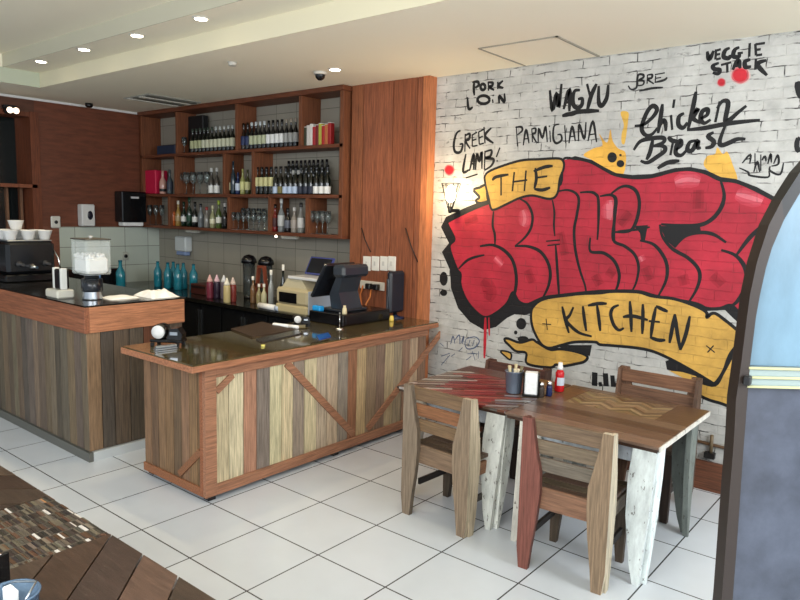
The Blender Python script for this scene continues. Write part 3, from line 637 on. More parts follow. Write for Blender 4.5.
# middle tier
t = tag(MB().box((Y(148,180,2.95).x,2.9,SH[1]+.0005),(Y(159,180,2.95).x,3.08,SH[1]+.31),(196,24,66),.01).build('gift_box', VC), 'bright pink box in the far left bay of the middle shelf', 'box')
bottle(Y(163,190,2.93).x, 2.93, SH[1], .30, .045, c=(196,150,136), lc=(30,24,26), lb='pale pink bottle with black band beside the pink box', lz=(.1,.22))
bottle(Y(170,190,2.93).x, 2.93, SH[1], .31, .038, c=(70,80,84), lc=(60,66,80), lb='smoky grey bottle right of the pale pink bottle on the middle shelf')
for i, x in enumerate(spread(180,207,5,190,2.94)): wineglass(x, 2.94, SH[1], 'large clear wine glass, %s from the left on the middle shelf' % ORD[i], 'wine glasses on the middle shelf', h=.27, r=.045)
for i, x in enumerate(spread(211.5,217,2,190,2.93)): bottle(x, 2.93, SH[1], .31, .035, c=(70,66,60), lc=(232,232,226), cap=(200,200,196), lb='slim bottle with bright white label, %s of a pair beside the wine glasses' % ('left','right')[i], lz=(.05,.33))
for x, h, c, lc, lb in zip(spread(228,247,5,190,2.93), (.27,.38,.25,.29,.28), ((24,30,20),(18,40,52),(24,40,80),(150,150,90),(60,60,30)), ((214,210,170),None,(200,210,226),(206,204,140),(200,196,140)),
    ('green bottle with cream label','tall dark teal bottle without label','short blue bottle with pale label','yellow bottle with pale label','olive bottle with cream label')): bottle(x, 2.94, SH[1], h, .033, c=c, lc=lc, lb=lb+', narrow third bay of the middle shelf')
xs = spread(258,328,15,190,yb)
for i, x in enumerate(xs):
    lc = (202,196,140) if i < 4 else ((190,205,226) if i in (4,6,7,8) else ((120,110,60) if i == 5 else ((238,236,230) if i > 11 else (40,44,60))))
    nm = 'cream' if i < 4 else ('pale blue' if i in (4,6,7,8) else ('olive' if i == 5 else ('white' if i > 11 else 'dark')))
    bottle(x, yb-.01, SH[1], .30, .036, lc=lc, lz=(.3,.62) if i < 4 else (.04,.28), cap=(16,16,20), lb='black wine bottle with %s label, front row, %s from left, widest bay' % (nm, ORD[i]), group='front row wine bottles in the widest bay')
for i, x in enumerate(spread(288,326,10,180,3.05)):
    bottle(x, 3.06, SH[1], .37, .030, lc=(238,236,232) if i in (1,2,3) else (34,36,44), lz=(.6,.72) if i in (1,2,3) else (.6,.66), neck=.25, cap=(20,18,22), lb='tall black bottle, back row, %s from the left in the widest bay' % ORD[i], group='tall back row bottles in the widest bay')
# bottom tier
for i, x in enumerate(spread(150,162,3,220,2.93)): wineglass(x, 2.93, SH[0], 'clear tall glass, %s from the left on the bottom shelf by the corner' % ORD[i], 'tall glasses in the far left bay of the bottom shelf', h=.26, r=.035)
spec = [(.33,(196,96,44),(220,130,80),(210,200,180),'orange spirit bottle'),(.32,(150,120,60),(170,150,110),(200,196,180),'amber slim bottle'),(.31,(14,34,22),(226,226,220),(20,40,26),'dark green bottle with white label'),(.36,(16,40,26),(30,70,50),(20,60,40),'tall green bottle'),(.31,(10,14,12),(220,220,214),(14,14,14),'black bottle with small white label'),
  (.29,(110,116,118),(96,100,102),(30,30,34),'clear grey spirit bottle'),(.25,(128,124,116),None,(140,40,36),'short clear bottle with red cap'),(.27,(150,150,110),(222,218,186),(190,186,150),'clear bottle with cream label'),(.33,(70,86,34),(226,224,210),(150,170,60),'green bottle with white label and lime cap'),(.3,(20,18,16),(40,36,34),(200,196,190),'dark bottle with pale stopper')]
for x, s_ in zip(spread(173,225,10,215,2.93), spec): bottle(x, 2.93, SH[0], s_[0], .036, c=s_[1], lc=s_[2], cap=s_[3], lb=s_[4]+', second bay, bottom shelf', lz=(.2,.4))
for r_ in range(2):
    for i, x in enumerate(spread(234,265,7,218,2.93+r_*.1)): wineglass(x, 2.92+r_*.1, SH[0], 'small clear stem glass, %s row, %s from left, middle bay, bottom shelf' % (('front','back')[r_], ORD[i]), 'stem glasses in the middle bay of the bottom shelf', h=.20+.05*r_, r=.03)
spec = [(.3,(110,26,22),(60,20,20),(30,18,16),'dark red liqueur bottle'),(.36,(120,124,124),(190,190,186),(180,180,176),'tall clear spirit bottle'),(.26,(26,24,26),(96,100,110),(20,20,22),'squat black bottle'),(.27,(140,132,122),(160,150,140),(200,196,190),'clear bottle with beige label'),(.32,(130,130,126),(206,204,200),(50,48,48),'clear bottle with white label')]
for x, s_ in zip(spread(275,301,5,218,2.93), spec): bottle(x, 2.93, SH[0], s_[0], .038, c=s_[1], lc=s_[2], cap=s_[3], lb=s_[4]+', fourth bay, bottom shelf')
for i, x in enumerate(spread(312,328,4,222,2.93)): wineglass(x, 2.93, SH[0], 'clear cocktail glass, %s from left in the bottom right shelf bay' % ORD[i], 'cocktail glasses in the right bay of the bottom shelf', h=.24, r=.034)
# shelf underside lights
for u, lb in ((193,'left slim strip light fixed under the shelves'),(290,'right slim strip light fixed under the shelves')):
    p = Y(u, 234, 2.95); o = thing('strip_light', lb, 'light', (p.x,2.95,1.655))
    MB().box((-.12,-.03,-.03),(.12,.03,-.0005),(190,186,172),.004).build('housing', VC, o, False); MB().box((-.11,-.02,-.034),(.11,.02,-.0305),(235,232,220)).build('diffuser', WHITE, o, False)
tag(MB().sphere((Y(276,234,2.9).x,2.9,1.64),.012,(255,250,230)).box((Y(276,234,2.9).x-.004,2.896,1.645),(Y(276,234,2.9).x+.004,2.904,1.6545),(200,200,190)).build('spot_bulb', GLOW), 'tiny bright bulb hanging under the bottom shelf', 'light')

# ------------------------------------------------------------------ fittings on the left wall
def wallbox(name, lb, cat, u0, v0, u1, v1, d, c, M=GLOSS, bev=.012):
    a = X(u0, v0, WB); b_ = X(u1, v1, WB); o = thing(name, lb, cat, (WB,(a.y+b_.y)/2,b_.z))
    MB().box((WB+.0005,a.y,b_.z),(WB+d,b_.y,a.z),c,bev).build('housing', M, o); return o, a, b_
o, a, b_ = wallbox('soap_dispenser','white soap dispenser on the timber wall above the tiles','dispenser',77,204,91,226,.12,(214,214,212))
ym = (a.y+b_.y)/2; MB().sphere((WB+.121,ym+.02,(a.z+b_.z)/2),.035,(24,26,40),sc=(.2,1,1.6)).build('viewing_window', GLOSS, o)
o, a, b_ = wallbox('wall_socket','small white wall switch left of the soap dispenser','switch',50,216,60,228,.03,(210,208,200))
MB().sphere((WB+.031,(a.y+b_.y)/2,(a.z+b_.z)/2),.022,(30,30,34),sc=(.4,1,1)).build('knob', GLOSS, o)
o, a, b_ = wallbox('towel_dispenser','black paper towel dispenser on the timber wall by the corner','dispenser',114,191,139,222,.2,(16,17,19))
MB().box((WB+.2005,(a.y+b_.y)/2-.05,a.z-.09),(WB+.202,(a.y+b_.y)/2+.06,a.z-.065),(200,200,200)).build('badge', VC, o)
MB().box((WB+.03,a.y+.03,b_.z-.05),(WB+.17,b_.y-.03,b_.z+.005),(225,225,222),.01).build('paper_towel', CLOTH, o)
o, a, b_ = wallbox('wall_socket','round black knob switch on the tiles above the side worktop','switch',122,252,128,260,.02,(180,182,172))
MB().sphere((WB+.025,(a.y+b_.y)/2,(a.z+b_.z)/2),.025,(14,14,16),sc=(.5,1,1)).build('knob', GLOSS, o)
o = thing('twin_spotlight','black twin spotlight with two lit lamps at the top of the hatch','light',(WB,1.28,2.97))
MB().box((WB+.0,1.2,2.99),(WB+.06,1.34,3.03),(15,14,13),.005).build('bracket', BLACKM, o)
for y in (1.235,1.30):
    l_ = MB().lathe([(.035,.03),(.04,.09),(.04,.13)],(WB,y,2.965),14,(16,15,14),axis=0).build('lamp_head', BLACKM, o)
    MB().lathe([(.001,.131),(.034,.1315),(.034,.133)],(WB,y,2.965),14,(255,230,200),axis=0).build('bulb', mat('dim_glow', srgb(255,220,190), emit=(1,.75,.55,1), estr=3), l_)
p = Y(180,236,BW); o = thing('paper_dispenser','white wall dispenser under the shelves above the teal bottles','dispenser',(p.x,BW,1.4))
a = Y(175,236,BW-.1); b_ = Y(186,252,BW-.1)
MB().box((a.x,BW-.11,b_.z),(b_.x,BW-.0005,a.z),(200,206,206),.015).build('housing', GLOSS, o); MB().box((a.x+.02,BW-.1,b_.z-.05),(b_.x-.02,BW-.02,b_.z),(130,150,190),.01).build('nozzle', GLOSS, o)

# ------------------------------------------------------------------ things on the left counter
z = LT
p = Z(0,287,z)
o = thing('coffee_machine','black espresso machine at the left end of the service counter','coffee machine',(-3.95,.75,z))
x1 = -3.66
MB().box((-4.3,.50,z+.0005),(x1,.98,z+.07),(14,14,15),.01).build('base', GLOSS, o)
MB().box((-4.3,.52,z+.071),(x1-.01,.96,z+.38),(20,21,24),.03).build('body', GLOSS, o)
MB().box((-4.3,.54,z+.3805),(x1-.03,.94,z+.392),(120,120,122),.004).build('cup_tray', STEEL, o)
for k in range(3):
    MB().lathe([(.028,0),(.03,.02),(.012,.03),(.014,.10)],(x1-.01,.62+.12*k,z+.17-.03*(k%2)),14,(60,60,62),axis=0).build('filter_holder', CHROME if k == 1 else GLOSS, o)
mb = MB().tube([(x1-.01,.94,z+.3),(x1+.05,.96,z+.22),(x1+.07,.97,z+.08)],.008,(190,190,190)); mb.build('steam_wand', CHROME, o)
cup = None
for k, (cx_, cy_, q) in enumerate(((-3.78,.60,0),(-3.93,.755,0),(-3.77,.755,0),(-3.94,.60,0),(-3.78,.91,0),(-3.94,.91,0),(-3.85,.68,1),(-4.10,.68,0))):
    lbq = ['nearest front corner','front middle','middle right','front left','back right corner','back middle','stacked on top of the others','back left'][k]
    if cup is None:
        cup = lathe_obj('coffee_cup', [(.025,0),(.028,.004),(.042,.055),(.045,.06),(.04,.06),(.024,.01),(.001,.008)], (226,222,210), WHITE, n=16)
        mb = MB().tube([(.042,0,.048),(.062,0,.044),(.062,0,.026),(.036,0,.02)],.004,(226,222,210),6); mb.build('handle', WHITE, cup, False); c_ = cup
    else: c_ = copy_tree(cup)
    c_.location = (cx_,cy_,z+.3925+.092*q); c_.rotation_euler = (0,0,2.6+.1*k); c_.scale = (1.6,1.6,1.5)
    tag(c_, 'white coffee cup on the espresso machine, '+lbq, 'cup', 'cups on the espresso machine')
p = Z(54,298,z)
o = thing('tamper_stand','white block stand holding two white uprights and a black canister','holder',(p.x,p.y+.05,z))
MB().box((-.11,-.07,.0005),(.10,.07,.07),(206,202,188),.012).build('base', GLOSS, o, False)
for xx in (-.05,.075): MB().box((xx-.014,-.03,.0702),(xx+.014,.02,.24),(214,214,208),.006).build('upright', GLOSS, o, False)
MB().box((-.032,-.03,.0702),(.058,.05,.23),(16,16,18),.01).build('canister', GLOSS, o, False)
p = Z(93,301,z)
o = thing('coffee_grinder','coffee grinder with square clear hopper full of white pieces','grinder',(-2.13,.55,z))
MB().lathe([(.075,.0005),(.075,.01),(.07,.06),(.07,.065)],(0,0,0),24,(190,190,190)).build('base', STEEL, o, False)
MB().lathe([(.078,.0655),(.08,.07),(.08,.16),(.07,.165)],(0,0,0),24,(26,30,36)).build('body', GLOSS, o, False)
MB().lathe([(.05,.1655),(.055,.17),(.055,.19),(.09,.2)],(0,0,0),20,(170,172,176)).build('collar', STEEL, o, False)
hp = MB().box((-.125,-.10,.2005),(.125,.10,.47),(220,230,225),.012).build('hopper', mat('hopper_plastic', srgb(225,232,228), rough=.1, alpha=.28), o, False)
mb = MB(); mb.box((-.112,-.088,.21),(.112,.088,.335),(228,228,222),.02)
for k in range(60): mb.sphere((random.uniform(-.1,.1),random.uniform(-.076,.076),.335+random.uniform(-.005,.02)),.016,(230,230,225),n=6,k=4)
mb.build('white_contents', CLOTH, o, False)
MB().box((-.128,-.103,.4705),(.128,.103,.48),(70,66,60),.004).lathe([(.012,.48),(.016,.5)],(0,0,0),10,(200,200,196)).build('lid', VC, o, False)
o = thing('plastic_jug','small blue plastic jug right of the coffee grinder','jug',(Z(115,285,z).x-.0,.98,z))
MB().lathe([(.05,.0005),(.055,.01),(.06,.13),(.065,.24),(.06,.24),(.05,.02),(.001,.015)],(0,0,0),18,(110,150,196)).build('body', GLOSS, o, False)
MB().tube([(.06,0,.2),(.1,0,.18),(.1,0,.08),(.058,0,.05)],.008,(100,140,190)).build('handle', GLOSS, o, False)
def cloth(name, lb, cat, at, w, l, h, c=(226,226,222), rz=0, n=14, rough=1, M=CLOTH):
    mb = MB(); vs = []; random.seed(hash(lb) % 1000 if False else len(lb)*7)
    ph = [random.uniform(0,6) for _ in range(6)]
    for i in range(n+1):
        for j in range(n+1):
            a = -1+2*i/n; b2 = -1+2*j/n; e = max(0, 1-(a*a)**1.6)*max(0, 1-(b2*b2)**1.6)
            zz = h*e**.5*(.62+rough*.2*(math.sin(a*5+ph[0])+math.sin(b2*6+ph[1]+a*2))+rough*.12*math.sin((a+b2)*9+ph[2]))
            vs.append((a*w*(1+.06*math.sin(b2*5+ph[3])), b2*l*(1+.06*math.sin(a*4+ph[4])), max(.0008, zz)))
    mb.add(vs, [[i*(n+1)+j,(i+1)*(n+1)+j,(i+1)*(n+1)+j+1,i*(n+1)+j+1] for i in range(n) for j in range(n)], c, True)
    e = [i*(n+1) for i in range(n+1)]
    mb.add([(-w,-l,.0004),(w,-l,.0004),(w,l,.0004),(-w,l,.0004)], [[0,1,2,3]], c)
    o = mb.build(name, M); o.location = at; o.rotation_euler = (0,0,rz); return tag(o, lb, cat)
p = Z(121,297,z); cloth('folded_napkin','flat white folded cloth between the grinder and the crumpled cloth','cloth',(-2.07,.745,z),.10,.115,.03,rough=.2)
p = Z(165,296,z); cloth('crumpled_cloth','crumpled white cloth on the right end of the service counter','cloth',(-2.0,1.03,z),.15,.12,.075,rough=.6)

# ------------------------------------------------------------------ things on the back worktops
def cyl_thing(name, lb, cat, x, y, z, prof, c, M, cap=None, group=None):
    o = thing(name, lb, cat, (x,y,z), group=group); MB().lathe(prof,(0,0,0),16,c).build('body', M, o, False)
    if cap: MB().lathe(cap[0],(0,0,0),14,cap[1]).build('cap', GLOSS, o, False)
    return o
TEAL = mat('teal_glass', srgb(40,135,155), rough=.08, spec=.7, trans=.2)
for i, u in enumerate((163,168,173,178,183,188)):
    x = Y(u,285,2.75).x+(.03 if i % 2 else 0)
    cyl_thing('water_bottle','teal glass water bottle, %s from the left of the group under the shelves' % ORD[i],'bottle',x,2.68+.13*(i%2),BC,[(.045,.0005),(.05,.01),(.05,.2),(.022,.26),(.018,.31)],(30,120,140),TEAL,([(.02,.3105),(.02,.325)],(20,90,110)),'teal water bottles under the shelves')
x = Z(140,285,BC).x; cyl_thing('water_bottle','single teal glass water bottle standing left of the group','bottle',-4.78,2.22,BC,[(.05,.0005),(.055,.01),(.055,.2),(.022,.27),(.02,.33)],(30,120,140),TEAL,([(.024,.3305),(.024,.35)],(20,100,120)))
o = thing('drinks_crate','dark red-brown crate right of the teal water bottles','crate',(-3.72,2.72,BC))
MB().box((-.16,-.12,.0005),(.16,.12,.12),(70,30,22),.008).build('box', VC, o, False); MB().box((-.13,-.125,.075),(.13,-.1205,.1),(24,14,12)).build('grip', VC, o, False)
o = thing('appliance','low black kitchen appliance on the side worktop under the tiles','appliance',(-5.1,2.02,BC))
MB().box((-.2,-.3,.0005),(.2,.28,.24),(20,20,22),.02).build('body', GLOSS, o, False); MB().box((.2005,-.05,.06),(.203,.0,.2),(150,152,150)).build('panel', VC, o, False)
sb = [(210,(120,50,66),(226,180,174),'dark pink',2.50),(217,(52,40,58),(226,190,200),'dark purple',2.56),(224,(110,100,110),(232,234,236),'grey',2.60),(227,(196,180,130),(236,232,214),'cream yellow',2.43),(233,(128,56,50),(220,200,190),'red',2.52)]
for u, c, cc_, nm, y in sb:
    p = Y(u, 298, y)
    cyl_thing('sauce_bottle', nm+' squeeze bottle with pale nozzle on the back worktop','bottle',p.x,y,BC,[(.036,.0005),(.038,.01),(.038,.17),(.033,.19)],c,GLOSS,([(.034,.1905),(.03,.21),(.012,.25),(.008,.268)],cc_),'squeeze bottles')
for u, y, lb in ((249,2.84,'left'),(266,2.84,'right')):
    p = Y(u, 290, y); o = thing('drink_dispenser','clear drink dispenser with black domed lid, %s of the pair on the back worktop' % lb,'dispenser',(p.x,y,BC))
    MB().lathe([(.06,.0005),(.06,.03)],(0,0,0),20,(24,22,22)).build('base', GLOSS, o, False)
    MB().lathe([(.055,.0305),(.065,.04),(.07,.40),(.066,.40),(.06,.04)],(0,0,0),20,(200,205,205)).build('jar', GLASS, o, False)
    MB().lathe([(.08,.4005),(.09,.41),(.082,.45),(.055,.485),(.01,.50)],(0,0,0),20,(12,12,16)).build('lid', GLOSS, o, False)
for u, v0, y, h, c, lb in ((253,300,2.62,.29,(120,90,60),'brown bottle with white nozzle left of the rack'),(259,300,2.6,.22,(150,140,100),'short olive bottle in front of the wooden rack'),(264,300,2.58,.23,(190,186,150),'short cream bottle in front of the wooden rack'),(271,300,2.62,.38,(150,156,156),'tall silver-grey bottle right of the wooden rack'),(283,300,2.7,.44,(14,26,18),'tall dark green bottle with white neck beside the beige machine')):
    p = Y(u, v0, y)
    bottle(p.x, y, BC, h, .03, c=c, lc=None, cap=(232,230,222), lb=lb+' on the back worktop')
o = thing('wooden_rack','reddish wooden A-shaped rack between the bottles on the back worktop','rack',(Y(262,280,2.66).x,2.655,BC))
for s_ in (-1,1): MB().prism([(s_*.09,0),(s_*.075,0),(s_*.03,.22),(s_*.045,.22)], lambda a,b2,d: (a,d,b2+.0005), -.02, .02, (130,62,40)).build('leg', WZ, o, False)
MB().box((-.075,-.02,.1),(.075,.02,.125),(120,56,38)).build('crossbar', WX, o, False); MB().box((-.045,-.02,.2205),(.045,.02,.235),(130,62,40)).build('top_bar', WX, o, False); o.scale = (1.2,1,1.75)
p = Z(264,310,BC); o = thing('paper_roll','white paper roll lying at the edge of the back worktop','roll',(p.x,2.42,BC+.0305))
MB().lathe([(.03,-.13),(.03,.13)],(0,0,0),18,(226,216,200),axis=0).build('paper', CLOTH, o, False); MB().lathe([(.012,.1302),(.03,.131),(.03,.18),(.02,.181)],(0,0,0),16,(190,205,226),axis=0).build('end_wrap', GLOSS, o, False)
# beige machine
a = Y(283,316,2.40); b_ = Y(322,318,2.40)
o = thing('receipt_machine','beige office machine with dark slot on the back worktop behind the till','machine',(a.x-.12,2.40,BC))
o.scale = (1.2,1.0,1.25)
w = 0.38; bx0 = a.x; 
MB().box((0,0,.0005),(w,.42,.07),(190,176,136),.012).build('base', VC, o, False)
MB().box((.0,.005,.0705),(w,.42,.20),(186,174,140),.02).build('body', VC, o, False)
MB().box((.05,-.002,.085),(w-.12,.0045,.165),(16,16,18)).build('slot', GLOSS, o, False)
MB().box((w+.0005,.02,.01),(w+.006,.40,.19),(176,188,205),.002).build('side_panel', VC, o, False)
mb = MB(); mb.prism([(.04,.2005),(w-.04,.2005),(w-.1,.27),(.1,.27)], lambda a_,b2,d: (a_,d,b2), .05, .2, (200,190,160)); mb.build('paper_feed', VC, o, False)
# switches on timber panel
for i, (u0, u1) in enumerate(((364,371),(372.5,379.5),(381,388),(389,396))):
    a = Y(u0,256,2.94); b_ = Y(u1,271,2.94)
    o = thing('light_switch','white wall switch plate, %s from the left in the row on the timber panel' % ORD[i],'switch',(a.x,2.94,b_.z), group='row of four white switches')
    MB().box((a.x,2.925,b_.z),(b_.x,2.9395,a.z),(228,224,214),.003).build('plate', GLOSS, o)
    zm = (a.z+b_.z)/2; MB().box(((a.x+b_.x)/2-.012,2.918,zm-.02),((a.x+b_.x)/2+.012,2.9245,zm+.02),(200,196,188),.002).build('rocker', GLOSS, o)
a = Y(361,280,2.94); b_ = Y(385,291,2.94)
o = thing('power_socket','white double power socket with black plugs below the switch row','socket',(a.x,2.94,b_.z))
MB().box((a.x,2.925,b_.z),(b_.x,2.9395,a.z),(222,216,204),.003).build('plate', GLOSS, o)
for k in (.45,.75): 
    xx = a.x+(b_.x-a.x)*k; MB().box((xx-.03,2.87,a.z-.075),(xx+.03,2.9245,a.z-.02),(14,14,16),.006).build('plug', GLOSS, o)
zz = b_.z
tag(MB().tube([(a.x+.04,2.93,zz+.03),(a.x+.03,2.9,zz-.06),(a.x+.07,2.88,zz-.16),(a.x+.1,2.87,.975)],.009,(196,110,50)).build('power_cable', VC), 'orange cable dropping from the socket on the left', 'cable')
tag(MB().tube([(a.x+.17,2.90,zz+.0),(a.x+.2,2.86,zz-.06),(a.x+.16,2.84,zz-.14),(a.x+.22,2.82,.975)],.009,(200,120,60)).build('power_cable', VC), 'orange cable looping down right of the other cable', 'cable')
p0 = Y(362,228,2.94); p1 = Y(371,252,2.94)
tag(MB().tube([(p0.x,2.934,p0.z),(p0.x+.05,2.932,(p0.z+p1.z)/2),(p1.x,2.934,p1.z)],.005,(40,26,20)).build('power_cable', VC), 'thin dark cable running down to the white switches', 'cable')
p0 = Y(406,228,2.94); p1 = Y(418,262,2.94)
tag(MB().tube([(p0.x,2.934,p0.z),((p0.x+p1.x)/2-.01,2.932,(p0.z+p1.z)/2),(p1.x,2.934,p1.z)],.006,(50,30,22)).build('power_cable', VC), 'thin dark cable hanging on the timber panel beside the post', 'cable')

# ------------------------------------------------------------------ things on the bar counter
c0 = Z(351,326,TC)
o = thing('cash_drawer','black cash drawer on the bar counter under the till screen','cash drawer',(-1.02,2.28,TC))
MB().box((-.26,-.2,.0005),(.16,.42,.10),(15,15,17),.006).build('case', GLOSS, o, False)
MB().box((.1605,-.17,.015),(.166,.39,.085),(20,20,22),.003).build('drawer_front', GLOSS, o, False)
DZ = TC+.1005
o = thing('till_screen','dark grey touchscreen till tilted toward the staff side, on the cash drawer','till',(-1.10,2.30,DZ))
MB().box((-.10,-.12,.0),(.13,.17,.02),(38,42,48),.006).build('foot', GLOSS, o, False)
mb = MB(); mb.prism([(.11,.02),(-.02,.02),(-.04,.12),(.03,.25),(.10,.25),(.06,.14)], lambda a_,b2,d: (a_,d,b2+.0005), -.09, .13, (46,52,60)); mb.build('stand', GLOSS, o, False)
R_ = Matrix.Translation((-.10,.02,.21)) @ Matrix.Rotation(math.radians(32), 4, 'Y')
mb = MB(); mb.box((-.03,-.17,-.15),(.0,.17,.15),(30,33,38),.008,M=R_); s_ = mb.build('screen_housing', GLOSS, o, False)
MB().box((-.0325,-.15,-.13),(-.0305,.15,.13),(14,16,22),0,M=R_).build('display', SCREEN, s_, False)
mb = MB(); mb.box((.02,-.13,.255),(.15,.17,.345),(46,52,60),.02); mb.build('rear_housing', GLOSS, o, False); o.scale = (1.12,1.12,1.2)
p = Z(396,313,TC)
o = thing('customer_display','upright dark display on a round stand at the far end of the bar counter','monitor',(-.90,2.82,TC))
MB().lathe([(.09,.0005),(.09,.008),(.03,.02),(.02,.03)],(0,0,0),20,(26,40,70)).build('base', GLOSS, o, False)
MB().tube([(0,0,.02),(0,0,.12)],.018,(20,20,22)).build('pole', GLOSS, o, False)
mb = MB(); mb.box((-.03,-.105,.05),(.03,.105,.44),(34,40,50),.02); s_ = mb.build('panel', GLOSS, o, False)
mb = MB(); mb.box((-.022,-.1085,.08),(.0,-.1055,.37),(90,120,140),.001); mb.build('silver_edge', STEEL, o, False)
a = Y(305,276,2.6)
o = thing('tablet','blue-lit tablet screen propped up behind the till','tablet',(a.x+.12,2.6,BC+.2005))
mb = MB(); mb.box((-.14,-.16,0),(.2,.12,.025),(214,216,218),.006); mb.build('tray', GLOSS, o, False)
R_ = Matrix.Translation((.03,0,.026)) @ Matrix.Rotation(math.radians(-28), 4, 'X')
s_ = MB().box((-.14,-.006,.008),(.14,.010,.17),(62,70,128),.004,M=R_).build('case', GLOSS, o, False)
MB().box((-.122,-.0085,.022),(.122,-.0065,.155),(10,12,40),0,M=R_).build('screen', SCREEN, s_, False)
for ob in (o,): ob.location = (a.x+.10, 2.62, BC+.34); ob.scale = (1.2,1.2,1.2)
p = Z(323,306,TC); o = tag(MB().box((-.05,-.03,0),(.05,.03,.045),(40,150,215),.008).build('sponge_box', GLOSS), 'bright blue small box on the cash drawer', 'box'); o.location = (-1.20,2.115,DZ)
p = Z(332,325,TC); o = thing('card_spike','chrome bill spike on a round foot in front of the cash drawer','bill spike',(-.80,1.98,TC))
MB().lathe([(.035,.0005),(.03,.008),(.006,.014)],(0,0,0),16,(200,200,196)).build('foot', CHROME, o, False); MB().tube([(0,0,.01),(0,0,.13)],.003,(200,200,200)).lathe([(.008,.128),(.008,.14)],(0,0,0),8,(220,220,210)).build('rod', CHROME, o, False)
o = tag(lathe_obj('salt_shaker', [(.02,0),(.022,.01),(.018,.05),(.012,.06),(.012,.075)], (214,200,160), GLOSS), 'small cream shaker standing on the cash drawer', 'shaker'); o.location = (-.90,2.14,DZ)
o = tag(lathe_obj('salt_shaker', [(.02,0),(.022,.01),(.018,.04),(.012,.05)], (226,196,90), GLOSS), 'small yellow pot beside the customer display stand', 'shaker'); o.location = (-.79,2.64,TC+.0005)
p = Z(263,346.5,TC); o = tag(lathe_obj('candle', [(.015,0),(.016,.004),(.015,.012)], (232,220,120), GLOSS), 'tiny yellow disc on the near edge of the bar counter', 'candle'); o.location = (p.x,p.y,TC+.0005)
def tape(name_lb, x, y, rz, sc=1):
    o = thing('tape_dispenser', name_lb, 'tape dispenser', (x,y,TC), rz)
    for k in range(4):
        l_ = MB().box((-.12+.2*(k%2),-.07+.12*(k//2),0),(-.09+.2*(k%2),-.05+.12*(k//2),.03),(12,12,13),.004).build('foot', BLACKM, o, False)
    MB().box((-.13,-.06,.0302),(.13,.06,.055),(14,14,15),.008).build('base', GLOSS, o, False)
    MB().lathe([(.055,-.05),(.06,-.045),(.06,.045),(.055,.05)],(-.06,0,.112),22,(16,16,17),axis=1).build('wheel_case', GLOSS, o, False)
    MB().lathe([(.015,-.062),(.052,-.061),(.052,-.0505),(.02,-.0505)],(-.06,0,.112),22,(230,230,228),axis=1).build('white_roll', WHITE, o, False)
    MB().prism([(-.0,.0555),(.12,.0555),(.125,.10),(.09,.145),(.03,.14)], lambda a_,b2,d: (a_,d,b2), -.045, .045, (15,15,17)).build('arm', GLOSS, o, False)
    MB().box((.03,-.0475,.09),(.09,-.0455,.115),(190,194,196)).build('badge', STEEL, o, False)
    o.scale = (sc,sc,sc); return o
tape('black tape dispenser with white roll on the left end of the bar counter', -1.14, .60, math.radians(35), .9)
tape('black tape dispenser with white roll near the cash drawer', -1.12, 1.84, math.radians(60), .58)
p0 = Z(152,351,TC); p1 = Z(184,347,TC)
o = thing('stapler','silver stapler lying in front of the left tape dispenser','stapler',((p0.x+p1.x)/2,(p0.y+p1.y)/2-.02,TC),math.atan2(p1.y-p0.y,p1.x-p0.x))
MB().box((-.08,-.018,.0005),(.08,.018,.012),(150,156,160),.003).build('base', STEEL, o, False); MB().box((-.075,-.015,.0125),(.08,.015,.03),(190,200,210),.006).build('arm', STEEL, o, False)
def flatthing(name, lb, cat, px, h, c, M=VC):
    P = [Z(u, v, TC) for u, v in px]; mb = MB(); mb.prism([(q.x,q.y) for q in P], lambda a_,b2,d: (a_,b2,d), TC+.0005, TC+h, c); return tag(mb.build(name, M), lb, cat)
flatthing('menu_board','brown wooden menu board lying on the bar counter','board',[(231,330),(262,323),(296,331),(252,338)],.012,(62,46,34),WY)
flatthing('clipboard','thin dark tray with pale edge in the middle of the bar counter','tray',[(256,340),(296,331),(302,334),(262,343)],.010,(60,62,60),GLOSS)
p0 = Z(273,326,TC); p1 = Z(298,329,TC)
o = thing('rolled_napkin','white rolled napkin with paper end beside the dark tray','napkin',((p0.x+p1.x)/2,(p0.y+p1.y)/2,TC+.0155),math.atan2(p1.y-p0.y,p1.x-p0.x))
L2 = (p1-p0).length/2; MB().lathe([(.010,-L2),(.014,-L2*.9),(.014,L2*.3)],(0,0,0),14,(226,200,180),axis=0).build('paper_end', CLOTH, o, False); MB().lathe([(.0145,L2*.3),(.015,L2),(.01,L2+.005)],(0,0,0),14,(232,232,236),axis=0).build('cloth_end', CLOTH, o, False)
flatthing('reflection','small blue coaster on the bar counter in front of the till','reflection',[(316,336),(328,333),(331,337),(319,340)],.006,(40,90,170),GLOSS)  # flat blue piece painted in as the blue box's reflection in the glass top

